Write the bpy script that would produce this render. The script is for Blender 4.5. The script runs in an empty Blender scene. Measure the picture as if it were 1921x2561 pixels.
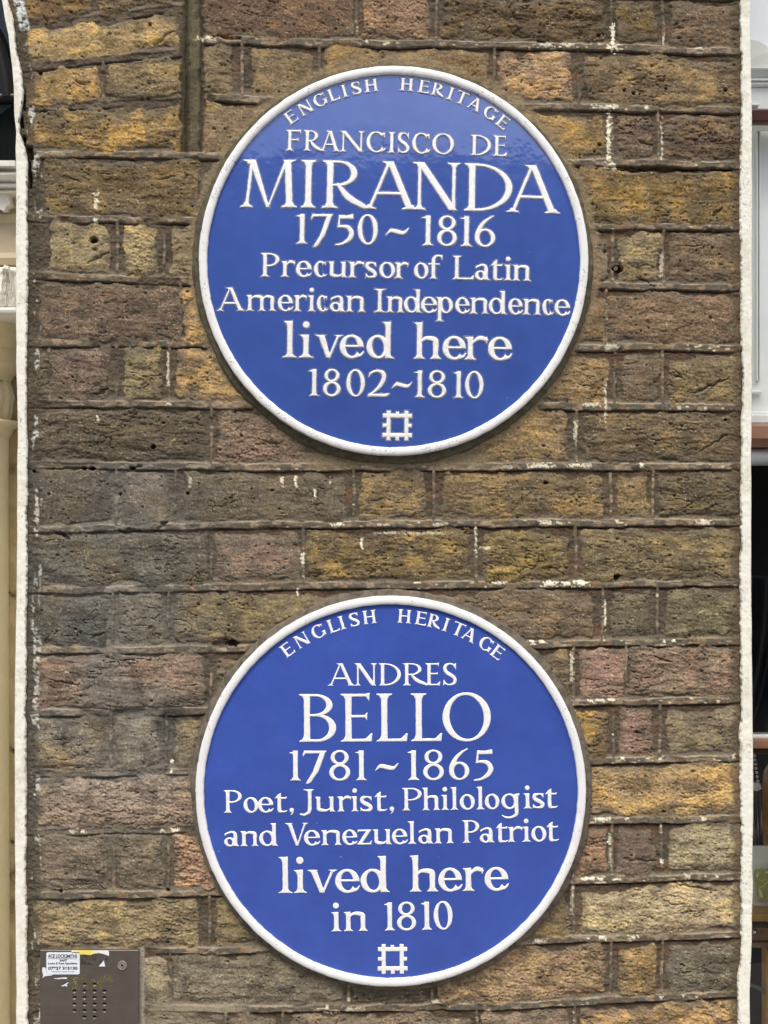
import bpy, bmesh, math, random
import numpy as np

# ------------------------------------------------------------------ camera, sky, sun, exposure
SC = bpy.context.scene
COL = SC.collection
S = 0.00051            # metres per photograph pixel on the wall plane
D = 1.70               # camera distance from the wall
ZC = 1.75              # height of the picture centre
CX, CY = 960.5, 1280.5

cam = bpy.data.cameras.new('camera')
cam.sensor_fit = 'VERTICAL'; cam.sensor_height = 24.0
cam.lens = 24.0 * D / (2561 * S)
cam.clip_start = 0.05; cam.clip_end = 400
cob = bpy.data.objects.new('camera', cam); COL.objects.link(cob)
cob.location = (0, -D, ZC); cob.rotation_euler = (math.radians(90), 0, 0)
SC.camera = cob

SUN_EL, SUN_AZ = math.radians(58), math.radians(-28)     # azimuth from the wall's outward normal, negative = left
world = bpy.data.worlds.new('World'); SC.world = world; world.use_nodes = True
wn = world.node_tree
sky = wn.nodes.new('ShaderNodeTexSky'); sky.sky_type = 'NISHITA'; sky.sun_disc = False
sky.sun_elevation = SUN_EL; sky.air_density = 1.0; sky.dust_density = 3.5; sky.ozone_density = 1.0
sky.sun_rotation = math.pi - SUN_AZ * -1
wn.links.new(sky.outputs[0], wn.nodes['Background'].inputs[0])
wn.nodes['Background'].inputs[1].default_value = 0.15
sl = bpy.data.lights.new('sun', 'SUN'); sl.energy = 2.1; sl.angle = math.radians(16); sl.color = (1.0, 0.955, 0.86)
so = bpy.data.objects.new('sun', sl); COL.objects.link(so)
from mathutils import Vector
sdir = Vector((math.sin(SUN_AZ) * math.cos(SUN_EL), -math.cos(SUN_AZ) * math.cos(SUN_EL), math.sin(SUN_EL)))
so.rotation_euler = sdir.to_track_quat('Z', 'Y').to_euler()
SC.view_settings.view_transform = 'Standard'; SC.view_settings.look = 'None'
SC.view_settings.exposure = 0.38; SC.view_settings.gamma = 1.0
SC.render.engine = 'CYCLES'

rng = np.random.RandomState(7)
random.seed(7)

# ------------------------------------------------------------------ helpers
def lin(h):
    h = h.lstrip('#')
    c = np.array([int(h[i:i+2], 16) / 255 for i in (0, 2, 4)])
    return np.where(c <= 0.04045, c / 12.92, ((c + 0.055) / 1.055) ** 2.4)

def W3(px, py, y=0.0):
    """photograph pixel -> world point at depth y behind the wall plane"""
    f = S * (D + y) / D
    return ((px - CX) * f, y, ZC - (py - CY) * f)

TAB = np.random.RandomState(3).rand(256, 256).astype(np.float32)
def vn(x, y, seed=0):
    x = np.asarray(x, np.float32) + seed * 17.31; y = np.asarray(y, np.float32) + seed * 9.77
    xi = np.floor(x); yi = np.floor(y); fx = x - xi; fy = y - yi
    xi = xi.astype(np.int64); yi = yi.astype(np.int64)
    fx = fx * fx * fx * (fx * (fx * 6 - 15) + 10); fy = fy * fy * fy * (fy * (fy * 6 - 15) + 10)
    x0 = xi & 255; x1 = (xi + 1) & 255; y0 = yi & 255; y1 = (yi + 1) & 255
    a = TAB[y0, x0]; b = TAB[y0, x1]; c = TAB[y1, x0]; d = TAB[y1, x1]
    return (a + (b - a) * fx) * (1 - fy) + (c + (d - c) * fx) * fy
def fbm(x, y, seed=0, o=4, g=0.5):
    s = 0; a = 1; t = 0
    for i in range(o):
        s = s + a * vn(x * 2 ** i * (1.0 + .07 * i), y * 2 ** i * (1.0 + .07 * i), seed + i * 5); t += a; a *= g
    return s / t
def sst(a, b, x):
    t = np.clip((x - a) / (b - a), 0, 1); return t * t * (3 - 2 * t)
def mixc(c, k, m):
    return c + (k - c) * m[..., None]

def make_mesh(name, co, faces, mat, parent=None, cols=None, smooth=True, corner_counts=None):
    me = bpy.data.meshes.new(name)
    co = np.ascontiguousarray(co, np.float32).reshape(-1, 3)
    if isinstance(faces, np.ndarray):
        f = np.ascontiguousarray(faces, np.int32); n, k = f.shape
        me.vertices.add(len(co)); me.vertices.foreach_set('co', co.ravel())
        me.loops.add(n * k); me.loops.foreach_set('vertex_index', f.ravel())
        me.polygons.add(n); me.polygons.foreach_set('loop_start', np.arange(0, n * k, k, dtype=np.int32))
        me.polygons.foreach_set('loop_total', np.full(n, k, np.int32))
    else:
        me.from_pydata([tuple(map(float, v)) for v in co], [], faces)
    me.polygons.foreach_set('use_smooth', np.full(len(me.polygons), smooth, bool))
    if cols is not None:
        at = me.color_attributes.new('Col', 'FLOAT_COLOR', 'POINT')
        c4 = np.ones((len(co), 4), np.float32); c4[:, :3] = np.clip(np.asarray(cols).reshape(-1, 3), 0, 1)
        at.data.foreach_set('color', c4.ravel())
    me.update(); me.validate()
    if mat: me.materials.append(mat)
    o = bpy.data.objects.new(name, me); COL.objects.link(o)
    if parent: o.parent = parent
    return o

def grid_faces(ny, nx, keep=None):
    idx = np.arange(ny * nx).reshape(ny, nx)
    q = np.stack([idx[:-1, :-1], idx[1:, :-1], idx[1:, 1:], idx[:-1, 1:]], -1)
    if keep is not None: return q[keep]
    return q.reshape(-1, 4)
def compact(co, f, cols):
    u, inv = np.unique(f.ravel(), return_inverse=True)
    return co[u], inv.reshape(f.shape), (cols[u] if cols is not None else None)

class MB:
    """collects boxes, lathes and prisms into ONE mesh"""
    def __init__(s): s.v = []; s.f = []
    def add(s, vs, fs):
        b = len(s.v); s.v += [tuple(map(float, v)) for v in vs]; s.f += [tuple(i + b for i in f) for f in fs]; return s
    def box(s, x0, x1, y0, y1, z0, z1, b=0.0):
        if b > 0:
            bm = bmesh.new(); bmesh.ops.create_cube(bm, size=1)
            for v in bm.verts:
                v.co = ((x0 + x1) / 2 + v.co.x * (x1 - x0), (y0 + y1) / 2 + v.co.y * (y1 - y0), (z0 + z1) / 2 + v.co.z * (z1 - z0))
            bmesh.ops.bevel(bm, geom=bm.edges[:], offset=b, segments=2, affect='EDGES', profile=.6)
            bm.verts.index_update()
            s.add([v.co for v in bm.verts], [[v.index for v in f.verts] for f in bm.faces]); bm.free(); return s
        v = [(x0,y0,z0),(x1,y0,z0),(x1,y1,z0),(x0,y1,z0),(x0,y0,z1),(x1,y0,z1),(x1,y1,z1),(x0,y1,z1)]
        return s.add(v, [(0,3,2,1),(4,5,6,7),(0,1,5,4),(1,2,6,5),(2,3,7,6),(3,0,4,7)])
    def lathe(s, prof, cx, cy, n=48, mod=None):
        """profile of (radius, z) about a vertical axis"""
        vs = []
        for r, z in prof:
            for k in range(n):
                a = 2 * math.pi * k / n; rr = r * (mod(a, z) if mod else 1)
                vs.append((cx + rr * math.cos(a), cy + rr * math.sin(a), z))
        fs = []
        for i in range(len(prof) - 1):
            for k in range(n):
                a = i * n + k; b = i * n + (k + 1) % n
                fs.append((a, b, b + n, a + n))
        return s.add(vs, fs)
    def disc(s, prof, cx, cz, n=96):
        """profile of (radius, y) about an axis along y (facing the street)"""
        vs = []
        for r, y in prof:
            for k in range(n):
                a = 2 * math.pi * k / n
                vs.append((cx + r * math.cos(a), y, cz + r * math.sin(a)))
        fs = []
        for i in range(len(prof) - 1):
            for k in range(n):
                a = i * n + k; b = i * n + (k + 1) % n
                fs.append((a, a + n, b + n, b))
        return s.add(vs, fs)
    def prism(s, pts, y0, y1):
        """polygon in xz (counter-clockwise seen from the street) between two depths"""
        n = len(pts)
        vs = [(x, y0, z) for x, z in pts] + [(x, y1, z) for x, z in pts]
        fs = [tuple(range(n)), tuple(range(2 * n - 1, n - 1, -1))]
        for i in range(n):
            j = (i + 1) % n; fs.append((i, i + n, j + n, j))
        return s.add(vs, fs)
    def profx(s, prof, x0, x1):
        """moulding: (y, z) profile swept along x, with end caps"""
        n = len(prof)
        vs = [(x0, y, z) for y, z in prof] + [(x1, y, z) for y, z in prof]
        fs = [(i, i + n, i + n + 1, i + 1) for i in range(n - 1)]
        fs += [tuple(range(n)), tuple(range(2 * n - 1, n - 1, -1))]
        return s.add(vs, fs)
    def tube(s, pts, r, n=10):
        pts = [Vector(p) for p in pts]; vs = []; fs = []
        for i, p in enumerate(pts):
            d = (pts[min(i + 1, len(pts) - 1)] - pts[max(i - 1, 0)]).normalized()
            a = d.orthogonal().normalized(); b = d.cross(a)
            rr = r[i] if isinstance(r, (list, tuple)) else r
            for k in range(n):
                t = 2 * math.pi * k / n; vs.append(p + a * rr * math.cos(t) + b * rr * math.sin(t))
        for i in range(len(pts) - 1):
            for k in range(n):
                fs.append((i*n+k, i*n+(k+1)%n, (i+1)*n+(k+1)%n, (i+1)*n+k))
        fs += [tuple(range(n))[::-1], tuple(range((len(pts)-1)*n, len(pts)*n))]
        return s.add(vs, fs)
    def build(s, name, mat, parent=None, smooth=False, angle=None):
        o = make_mesh(name, np.array(s.v), s.f, mat, parent, smooth=smooth or angle is not None)
        bm = bmesh.new(); bm.from_mesh(o.data); bmesh.ops.recalc_face_normals(bm, faces=bm.faces[:])
        if angle is not None:
            for e in bm.edges: e.smooth = len(e.link_faces) == 2 and e.calc_face_angle(3.0) < math.radians(angle)
        bm.to_mesh(o.data); bm.free()
        return o

def tag(o, label=None, cat=None, group=None, kind=None):
    if label: o['label'] = label
    if cat: o['category'] = cat
    if group: o['group'] = group
    if kind: o['kind'] = kind
    return o
def empty(name, loc, label, cat, group=None):
    o = bpy.data.objects.new(name, None); COL.objects.link(o); o.empty_display_size = 0.05
    o['base'] = 0; del o['base']
    tag(o, label, cat, group); o['_loc'] = 0; del o['_loc']
    BASES.append((o, loc)); return o
BASES = []          # parts are built in world space; the empties are moved to their base at the end

# ------------------------------------------------------------------ materials
def mat_base(name):
    m = bpy.data.materials.new(name); m.use_nodes = True
    nt = m.node_tree; p = nt.nodes['Principled BSDF']; return m, nt, p
def noise(nt, scale, detail=4, rough=.6, coord=None):
    n = nt.nodes.new('ShaderNodeTexNoise'); n.inputs['Scale'].default_value = scale
    n.inputs['Detail'].default_value = detail; n.inputs['Roughness'].default_value = rough
    if coord is None:
        g = nt.nodes.new('ShaderNodeNewGeometry'); coord = g.outputs['Position']
    nt.links.new(coord, n.inputs['Vector']); return n
def ramp(nt, fac, stops):
    r = nt.nodes.new('ShaderNodeValToRGB'); e = r.color_ramp.elements
    while len(e) < len(stops): e.new(0.5)
    for i, (p, c) in enumerate(stops):
        e[i].position = p; e[i].color = (*c, 1) if not np.isscalar(c) else (c, c, c, 1)
    nt.links.new(fac, r.inputs[0]); return r.outputs[0]
def mul(nt, a, b, fac=1.0):
    m = nt.nodes.new('ShaderNodeMix'); m.data_type = 'RGBA'; m.blend_type = 'MULTIPLY'; m.inputs[0].default_value = fac
    nt.links.new(a, m.inputs[6]); nt.links.new(b, m.inputs[7]); return m.outputs[2]
def bump(nt, h, p, strength, dist, prev=None):
    b = nt.nodes.new('ShaderNodeBump'); b.inputs['Strength'].default_value = strength; b.inputs['Distance'].default_value = dist
    nt.links.new(h, b.inputs['Height'])
    if prev: nt.links.new(prev, b.inputs['Normal'])
    nt.links.new(b.outputs[0], p.inputs['Normal']); return b.outputs[0]
def simple(name, hexc, rough=.6, var=.15, vscale=60, bs=0, bd=.001, bscale=400, metal=0, coat=0, spec=.5):
    """plain material with procedural mottling and optional bump"""
    m, nt, p = mat_base(name); c = lin(hexc) if isinstance(hexc, str) else np.array(hexc)
    n = noise(nt, vscale, 5, .65)
    nt.links.new(ramp(nt, n.outputs[0], [(.3, tuple(c * (1 - var))), (.7, tuple(np.clip(c * (1 + var), 0, 1)))]), p.inputs['Base Color'])
    p.inputs['Roughness'].default_value = rough; p.inputs['Metallic'].default_value = metal
    p.inputs['Specular IOR Level'].default_value = spec
    if coat: p.inputs['Coat Weight'].default_value = coat; p.inputs['Coat Roughness'].default_value = .08
    if bs: bump(nt, noise(nt, bscale, 4).outputs[0], p, bs, bd)
    return m
def attr_mat(name, rough, lo, hi, vscale, bs, bd, bscale, spec=.3, detail=3, coat=0, crough=.1):
    """vertex colour (the thing's own colour) times fine procedural grain"""
    m, nt, p = mat_base(name)
    a = nt.nodes.new('ShaderNodeAttribute'); a.attribute_name = 'Col'
    n = noise(nt, vscale, detail, .7)
    nt.links.new(mul(nt, a.outputs['Color'], ramp(nt, n.outputs[0], [(.28, lo), (.72, hi)])), p.inputs['Base Color'])
    p.inputs['Roughness'].default_value = rough; p.inputs['Specular IOR Level'].default_value = spec
    if coat: p.inputs['Coat Weight'].default_value = coat; p.inputs['Coat Roughness'].default_value = crough
    if bs: bump(nt, noise(nt, bscale, 5, .7).outputs[0], p, bs, bd)
    return m

M = {}
M['brick'] = attr_mat('weathered_brick', .92, .62, 1.36, 420, .55, .0012, 620, spec=.2, detail=5)
M['paint'] = attr_mat('white_masonry_paint', .75, .95, 1.04, 120, .2, .0008, 330, spec=.25)
M['cement'] = attr_mat('grey_cement', .95, .8, 1.22, 600, .4, .0007, 700, spec=.15)
M['letter'] = attr_mat('white_glazed_lettering', .28, .95, 1.04, 90, .10, .0006, 160, spec=.5)
M['rim'] = attr_mat('white_glazed_rim', .25, .97, 1.03, 60, .05, .0005, 60, spec=.5)
def glaze(name, hexc, rough, bs, bd, spots):
    m, nt, p = mat_base(name); c = lin(hexc)
    n = noise(nt, 34, 5, .65)
    base = ramp(nt, n.outputs[0], [(.3, tuple(c * .93)), (.7, tuple(c * 1.07))])
    base = mul(nt, base, ramp(nt, noise(nt, 5, 3, .6).outputs[0], [(.3, .92), (.7, 1.1)]))
    n2 = noise(nt, 900, 2, .5)
    sp = ramp(nt, n2.outputs[0], [(.0, 1.0), (.70, 1.0), (.80, spots)])
    col = mul(nt, base, sp)
    n3 = noise(nt, 260, 1, .4); dm = ramp(nt, n3.outputs[0], [(.0, 0.0), (.83, 0.0), (.86, .8)])
    mx = nt.nodes.new('ShaderNodeMix'); mx.data_type = 'RGBA'; mx.inputs[7].default_value = (.62, .66, .78, 1)
    nt.links.new(dm, mx.inputs[0]); nt.links.new(col, mx.inputs[6]); nt.links.new(mx.outputs[2], p.inputs['Base Color'])
    rn = ramp(nt, noise(nt, 9, 4, .6).outputs[0], [(.3, rough * .8), (.7, rough * 1.35)]); nt.links.new(rn, p.inputs['Roughness'])
    p.inputs['Specular IOR Level'].default_value = .5; p.inputs['IOR'].default_value = 1.55
    if rough < .2: p.inputs['Coat Weight'].default_value = 1; p.inputs['Coat IOR'].default_value = 1.7; p.inputs['Coat Roughness'].default_value = .06
    b1 = bump(nt, noise(nt, 28, 3, .55).outputs[0], p, bs, bd)
    b2 = bump(nt, noise(nt, 420, 2, .5).outputs[0], p, .12, .0002, b1)
    nt.links.new(b1, p.inputs['Coat Normal'])
    return m
M['blue_gloss'] = glaze('blue_glossy_glaze', '#425daa', .15, .3, .0018, .9)
M['blue_satin'] = glaze('blue_satin_glaze', '#3d57ac', .30, .35, .0012, .72)

# ------------------------------------------------------------------ brickwork layout (photograph pixels)
BX = [-200, 500, 1400, 1840, 2100]
def bed(*p):
    xs = [a for a, _ in p]; ys = [b for _, b in p]
    return lambda x: np.interp(x, xs, ys)
B = [bed((450,-45),(1400,-22),(1838,-9)),
     bed((500,97),(780,107),(1140,110),(1450,117),(1838,128)),
     bed((480,242),(660,250),(1321,266),(1838,274)),
     bed((90,385),(520,388),(1400,405),(1838,412)),
     bed((80,545),(490,552),(1500,566),(1838,567)),
     bed((80,690),(480,705),(1480,715),(1838,718)),
     bed((80,857),(500,860),(1400,868),(1838,870)),
     bed((80,1010),(500,1012),(1400,1016),(1838,1018)),
     bed((80,1163),(600,1168),(1838,1166)),
     bed((80,1326),(600,1314),(1838,1306)),
     bed((80,1477),(700,1466),(1838,1459)),
     bed((80,1628),(600,1622),(1838,1604)),
     bed((80,1784),(520,1778),(1838,1750)),
     bed((80,1938),(500,1930),(1838,1896)),
     bed((80,2082),(500,2074),(1838,2048)),
     bed((80,2242),(550,2232),(1838,2192)),
     bed((80,2385),(550,2378),(1321,2353),(1838,2338)),
     bed((80,2520),(650,2524),(1200,2519),(1838,2487)),
     bed((80,2672),(650,2674),(1838,2640))]
LB = [bed((60,-62),(455,-100)), bed((60,68),(440,20)), bed((61,168),(253,149),(450,131)), bed((61,269),(460,250)), B[3]]
bricks = []     # (top, bottom, x0, x1, colour, soot, flake, roughness)
def row(k, *items, beds=B):
    for it in items:
        x0, x1, c = it[:3]; ex = it[3] if len(it) > 3 else {}
        bricks.append(dict(t=beds[k], b=beds[k + 1], x0=x0, x1=x1, c=lin(c), row=(id(beds), k), **ex))
row(0, (20,232,'#705530',dict(so=.5)), (244,436,'#6b573a'), beds=LB)
row(1, (66,444,'#9c7e46',dict(so=.15,fl=.4)), beds=LB)
row(2, (70,250,'#98763a',dict(so=.35,fl=.5)), (266,456,'#7d6740',dict(so=.2)), beds=LB)
row(3, (60,464,'#8a6c34',dict(so=.5)), beds=LB)
row(0, (512,880,'#664c3a',dict(fl=.4)), (907,1075,'#8b684c',dict(fl=.5,gr=2)), (1108,1512,'#5b4830',dict(fl=1.2)), (1545,1640,'#5e4b2c'), (1676,1852,'#705842'))
row(1, (510,582,'#7d6845'), (630,782,'#7d6642',dict(fl=.3)), (812,1224,'#80643a',dict(fl=.3)), (1252,1432,'#987650',dict(so=.15)), (1466,1852,'#7b6240',dict(so=.35)))
row(2, (508,700,'#7e6643',dict(fl=.3)), (1290,1517,'#856834',dict(fl=.5)), (1548,1634,'#6c5645',dict(fl=1.3)), (1660,1852,'#66503a',dict(fl=1.4)))
row(3, (110,500,'#6d5835',dict(so=.4)), (1450,1852,'#7a5f2b',dict(so=.4)))
row(4, (122,276,'#84724f',dict(fl=.5)), (312,394,'#9a8250',dict(gr=2,fl=.3)), (426,510,'#84704c'), (1462,1520,'#756550',dict(fl=.3)), (1546,1650,'#85704a'), (1672,1852,'#6a553e'))
row(5, (98,450,'#695446',dict(so=.5,fl=.6)), (454,530,'#977645',dict(so=.1)), (1450,1516,'#81653d',dict(fl=.3)), (1518,1852,'#72593e',dict(pk=.25)))
row(6, (64,118,'#5c5142'), (124,272,'#645248',dict(pk=.3)), (312,404,'#7f6e4a'), (444,640,'#8e7045',dict(so=.25)), (1350,1521,'#876b3f'), (1556,1646,'#735f47'), (1672,1852,'#746140'))
row(7, (84,512,'#594b3a',dict(so=.5,fl=1.2)), (545,760,'#735d4b',dict(pk=.3,gr=1.5)), (1190,1421,'#84693f',dict(so=.15)), (1462,1852,'#655339',dict(fl=1.3)))
row(8, (80,276,'#584d40',dict(fl=.5)), (306,418,'#6b5c4d',dict(fl=.5)), (460,868,'#5b4f40',dict(fl=.8)), (902,1064,'#7a6340'), (1106,1508,'#745e3c',dict(so=.3)), (1546,1619,'#836a3c'), (1650,1852,'#5d4f38',dict(fl=1.5)))
row(9, (84,516,'#5c5240',dict(so=.4,fl=1.1)), (540,748,'#6c5c50',dict(pk=.4,fl=.4)), (770,1173,'#776034',dict(so=.45,fl=1.3)), (1210,1422,'#725e32',dict(fl=1.2)), (1456,1852,'#746240',dict(so=.35)))
row(10, (74,268,'#53504a',dict(so=.6)), (294,405,'#6a5f49'), (436,860,'#6b5b3c',dict(so=.3,fl=1.1)), (1060,1482,'#6e5a44'), (1532,1622,'#665c44',dict(fl=.4)), (1666,1852,'#6c6046',dict(so=.4)))
row(11, (88,512,'#70594a',dict(pk=.3,fl=1.6)), (545,660,'#715f44'), (1330,1420,'#705c40'), (1452,1563,'#906e5f',dict(pk=.5)), (1571,1852,'#7c6551',dict(pk=.3,fl=1.3)))
row(12, (74,264,'#746346',dict(so=.4,fl=1.4)), (292,396,'#71644a'), (434,540,'#735f3d'), (1420,1521,'#836732',dict(so=.5)), (1550,1634,'#785c50',dict(pk=.5,so=.3)), (1668,1852,'#7c6b50'))
row(13, (90,520,'#907762',dict(pk=.4,so=.3,gr=1.5)), (1440,1852,'#9c7c48',dict(so=.4,gr=1.6,fl=.4)))
row(14, (80,266,'#706152',dict(so=.4,fl=1.2)), (304,406,'#736350'), (434,560,'#a27a5c',dict(gr=3.0,so=.1,fl=1.6)), (1400,1521,'#8a664a',dict(pk=.5)), (1545,1633,'#6a584e',dict(fl=.4)), (1673,1852,'#918260',dict(so=.35,gr=1.5)))
row(15, (80,502,'#8c774f',dict(so=.35,gr=1.6)), (545,680,'#7e6c46'), (1270,1419,'#776440'), (1450,1852,'#a28c65',dict(so=.1,gr=1.6)))
row(16, (76,330,'#706450'), (360,420,'#8e8062',dict(fl=.3)), (434,857,'#746855',dict(so=.35)), (885,1064,'#504738',dict(so=.5)), (1098,1512,'#997a4d',dict(so=.4,gr=1.5,pk=.4)), (1545,1641,'#85693c',dict(so=.5,gr=1.5)), (1672,1852,'#665d4f',dict(so=.4)))
row(17, (76,330,'#706450'), (356,545,'#706654'), (580,690,'#665847'), (725,1180,'#7c6a54',dict(pk=.3)), (1205,1424,'#84705a',dict(pk=.4)), (1450,1852,'#957448',dict(so=.3,gr=1.5)))
# rows outside the picture, above and below
UPB = [(lambda k: (lambda x: B[0](x) - 148 * k))(k) for k in range(6, -1, -1)]
DNB = [(lambda k: (lambda x: B[18](x) + 150 * k))(k) for k in range(0, 15)]
pal = ['#70593e', '#84693f', '#655339', '#8c774f', '#6c5c50', '#7a6340', '#907762', '#5b4f40']
for beds, nrow in ((UPB, 6), (DNB, 14)):
    for k in range(nrow):
        x = 60 if beds is DNB else -20; j = k % 2
        while x < 1800:
            w = (390, 175)[j % 2] if k % 2 else (175, 390, 395)[j % 3]
            x1 = min(x + w, 1852)
            row(k, (x, x1 if 1852 - x1 > 60 else 1852, random.choice(pal)), beds=beds); x = x1 + 32; j += 1

# outline of the wall: white painted returns at both sides
LO_Y = [-1200,-600,-250,0,50,90,130,170,220,290,330,370,410,700,900,1060,1200,1500,1650,1750,1900,2100,2300,2561,5000]
LO_X = [-330,-190,-62,5,13,22,27,32,36,37,42,40,41,41,42,45,44,43,39,38,37,38,40,42,42]
LI_Y = [-1200,-600,-250,0,50,90,140,180,230,275,305,330,350,385,410,560,700,850,940,1080,1400,1650,1720,1840,1900,2100,2350,2561,5000]
LI_X = [-300,-160,-36,20,32,38,45,52,57,54,48,50,56,65,68,69,70,68,66,68,68,66,64,65,67,66,68,70,70]
RI_Y = [-1500,0,130,330,410,560,640,850,930,1000,1130,1300,1450,1560,1800,1840,1870,2060,2200,2380,2440,2561,5000]
RI_X = [1851,1851,1852,1853,1851,1850,1851,1853,1858,1855,1852,1853,1849,1850,1855,1850,1850,1853,1852,1854,1846,1846,1846]
RO_Y = [-1500,0,130,280,400,900,1100,1400,1760,1990,2165,2210,2350,2480,2561,5000]
RO_X = [1875,1875,1876,1880,1880,1880,1878,1878,1881,1883,1881,1882,1879,1874,1875,1875]

P1 = (984.5, 652.0, 487.5); P2 = (977.5, 1979.5, 488.5)

# flakes of old white tuck pointing, drips of paint  (x, y, half width, half height)
WHITE = [(1533,92,5,34,1),(1531,118,16,5,.8),(1523,340,5,68,.9),(1528,413,16,8,.8),(1512,268,28,6,.6),(1530,268,9,5,.8),(1656,345,3,45,.6),(1660,98,3,14,.6),(1745,121,10,3,.7),
  (1365,112,22,5,.6),(1420,113,20,4,.6),(1617,269,7,4,.8),(512,96,22,5,.8),(240,505,6,20,.7),(240,552,5,6,1),(1655,660,4,26,.5),(1480,1013,22,5,.7),(1530,868,14,8,.5),(1350,1165,30,5,.8),(1440,1164,14,4,.7),
  (1515,1000,3,50,.55),(1440,1075,5,26,.6),(1605,1165,4,5,.9),(1470,1165,14,5,.6),(1365,1308,16,4,.9),(1402,1308,8,3,.9),(1763,1306,16,6,.7),(1375,1460,16,6,1),(1415,1459,11,5,1),(1452,1459,20,7,1),
  (1514,1535,3,35,.9),(1332,1607,6,5,.9),(1358,1605,10,4,.8),(1660,1604,4,4,.9),(1684,1602,4,3,.9),(1478,1753,10,4,1),(1528,1750,12,3,.9),(1500,1752,16,4,.7),(1430,1665,4,40,.7),(1557,1897,6,5,.9),(1652,1897,6,4,.7),
  (1835,1893,5,6,.6),(1504,2050,18,5,1),(1565,2049,6,4,.8),(1761,2048,6,5,.8),(1525,2100,4,12,1),(1527,2140,3,30,.5),(1656,2157,4,6,1),(1475,2198,18,4,.9),(1500,2199,10,4,1),(1545,2199,12,3,.9),(1720,2192,7,6,.7),(1793,2192,4,4,.8),
  (1505,2346,9,5,1),(1585,2344,12,4,1),(1470,2347,3,3,.8),(1430,2240,4,50,.4),(1655,2495,5,4,.7),(1710,2492,4,3,.8),(430,1906,5,6,1),(428,1929,4,5,1),(705,1204,4,10,.7),(740,1204,4,14,.8),(788,1233,3,14,.9),(826,1204,2,8,.7),
  (904,1360,3,13,.8),(744,1480,3,8,.8),(845,1312,14,4,1),(1100,1312,20,4,.6),(960,1312,14,3,.6),(1250,1458,20,4,.6),(1060,1334,45,3,.4),(970,1332,28,3,.4),(420,920,3,45,.7),(423,1010,8,4,.6),(405,2080,8,4,.8),(437,2078,9,5,.8),(180,2080,12,5,.7),(205,2080,8,5,.7),
  (830,2532,16,4,.8),(1090,2506,14,4,.6),(880,2524,24,4,.5),(1350,2354,18,5,.5),(1262,1168,16,4,.4),(170,1680,5,3,.6),(475,1205,4,12,.5),(245,1045,4,8,.6),(1190,1345,3,28,.7),(757,1398,5,14,.8),(1215,1370,16,3,.5)]
# larger crevices:  x0,y0,x1,y1,half width
CREV = [(1738,985,1822,945,4),(1750,1130,1815,1090,3),(1685,938,1712,948,3),(385,110,435,78,3),(240,985,268,972,4),(395,450,440,440,2.5),(220,655,272,630,3),(190,205,215,214,3),(1785,537,1805,522,4),(1680,1078,1740,1072,2),
  (130,1702,200,1712,3),(545,90,600,98,6),(1590,695,1640,715,2),(1600,355,1632,360,3),(110,30,118,66,2),(1640,1640,1680,1655,4),(1560,2150,1640,2155,2.5),(140,1330,175,1350,6),(300,1330,350,1325,5),(395,1318,420,1308,5),(230,1595,262,1580,3),(540,1610,580,1608,13),
  (160,440,205,455,2),(1545,425,1830,425,5),(340,1170,355,1168,4),(130,1175,230,1172,4),(1525,880,1560,875,2),(700,1040,740,1070,2),(1700,2002,1770,1980,2),(1690,2210,1790,2228,3)]
PITS = [(233,600,10,7),(1545,672,13,9),(383,1117,6,6),(580,1610,15,9),(99,182,5,5),(375,61,4,4),(1497,88,5,5),(1814,225,5,4),(1666,222,3,3),(1562,225,4,4),(1585,233,5,4),(1815,1051,4,4),(1500,361,5,4),(1545,1442,9,5),(1541,1447,5,7),(420,2227,5,4),(370,245,4,3),(152,2231,5,5),(300,1236,4,4),(470,1234,5,4),(1365,1208,6,5),(355,246,3,3),(85,1180,4,4),(210,1172,6,4),(230,1172,8,4),(330,1172,8,4)]

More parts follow.
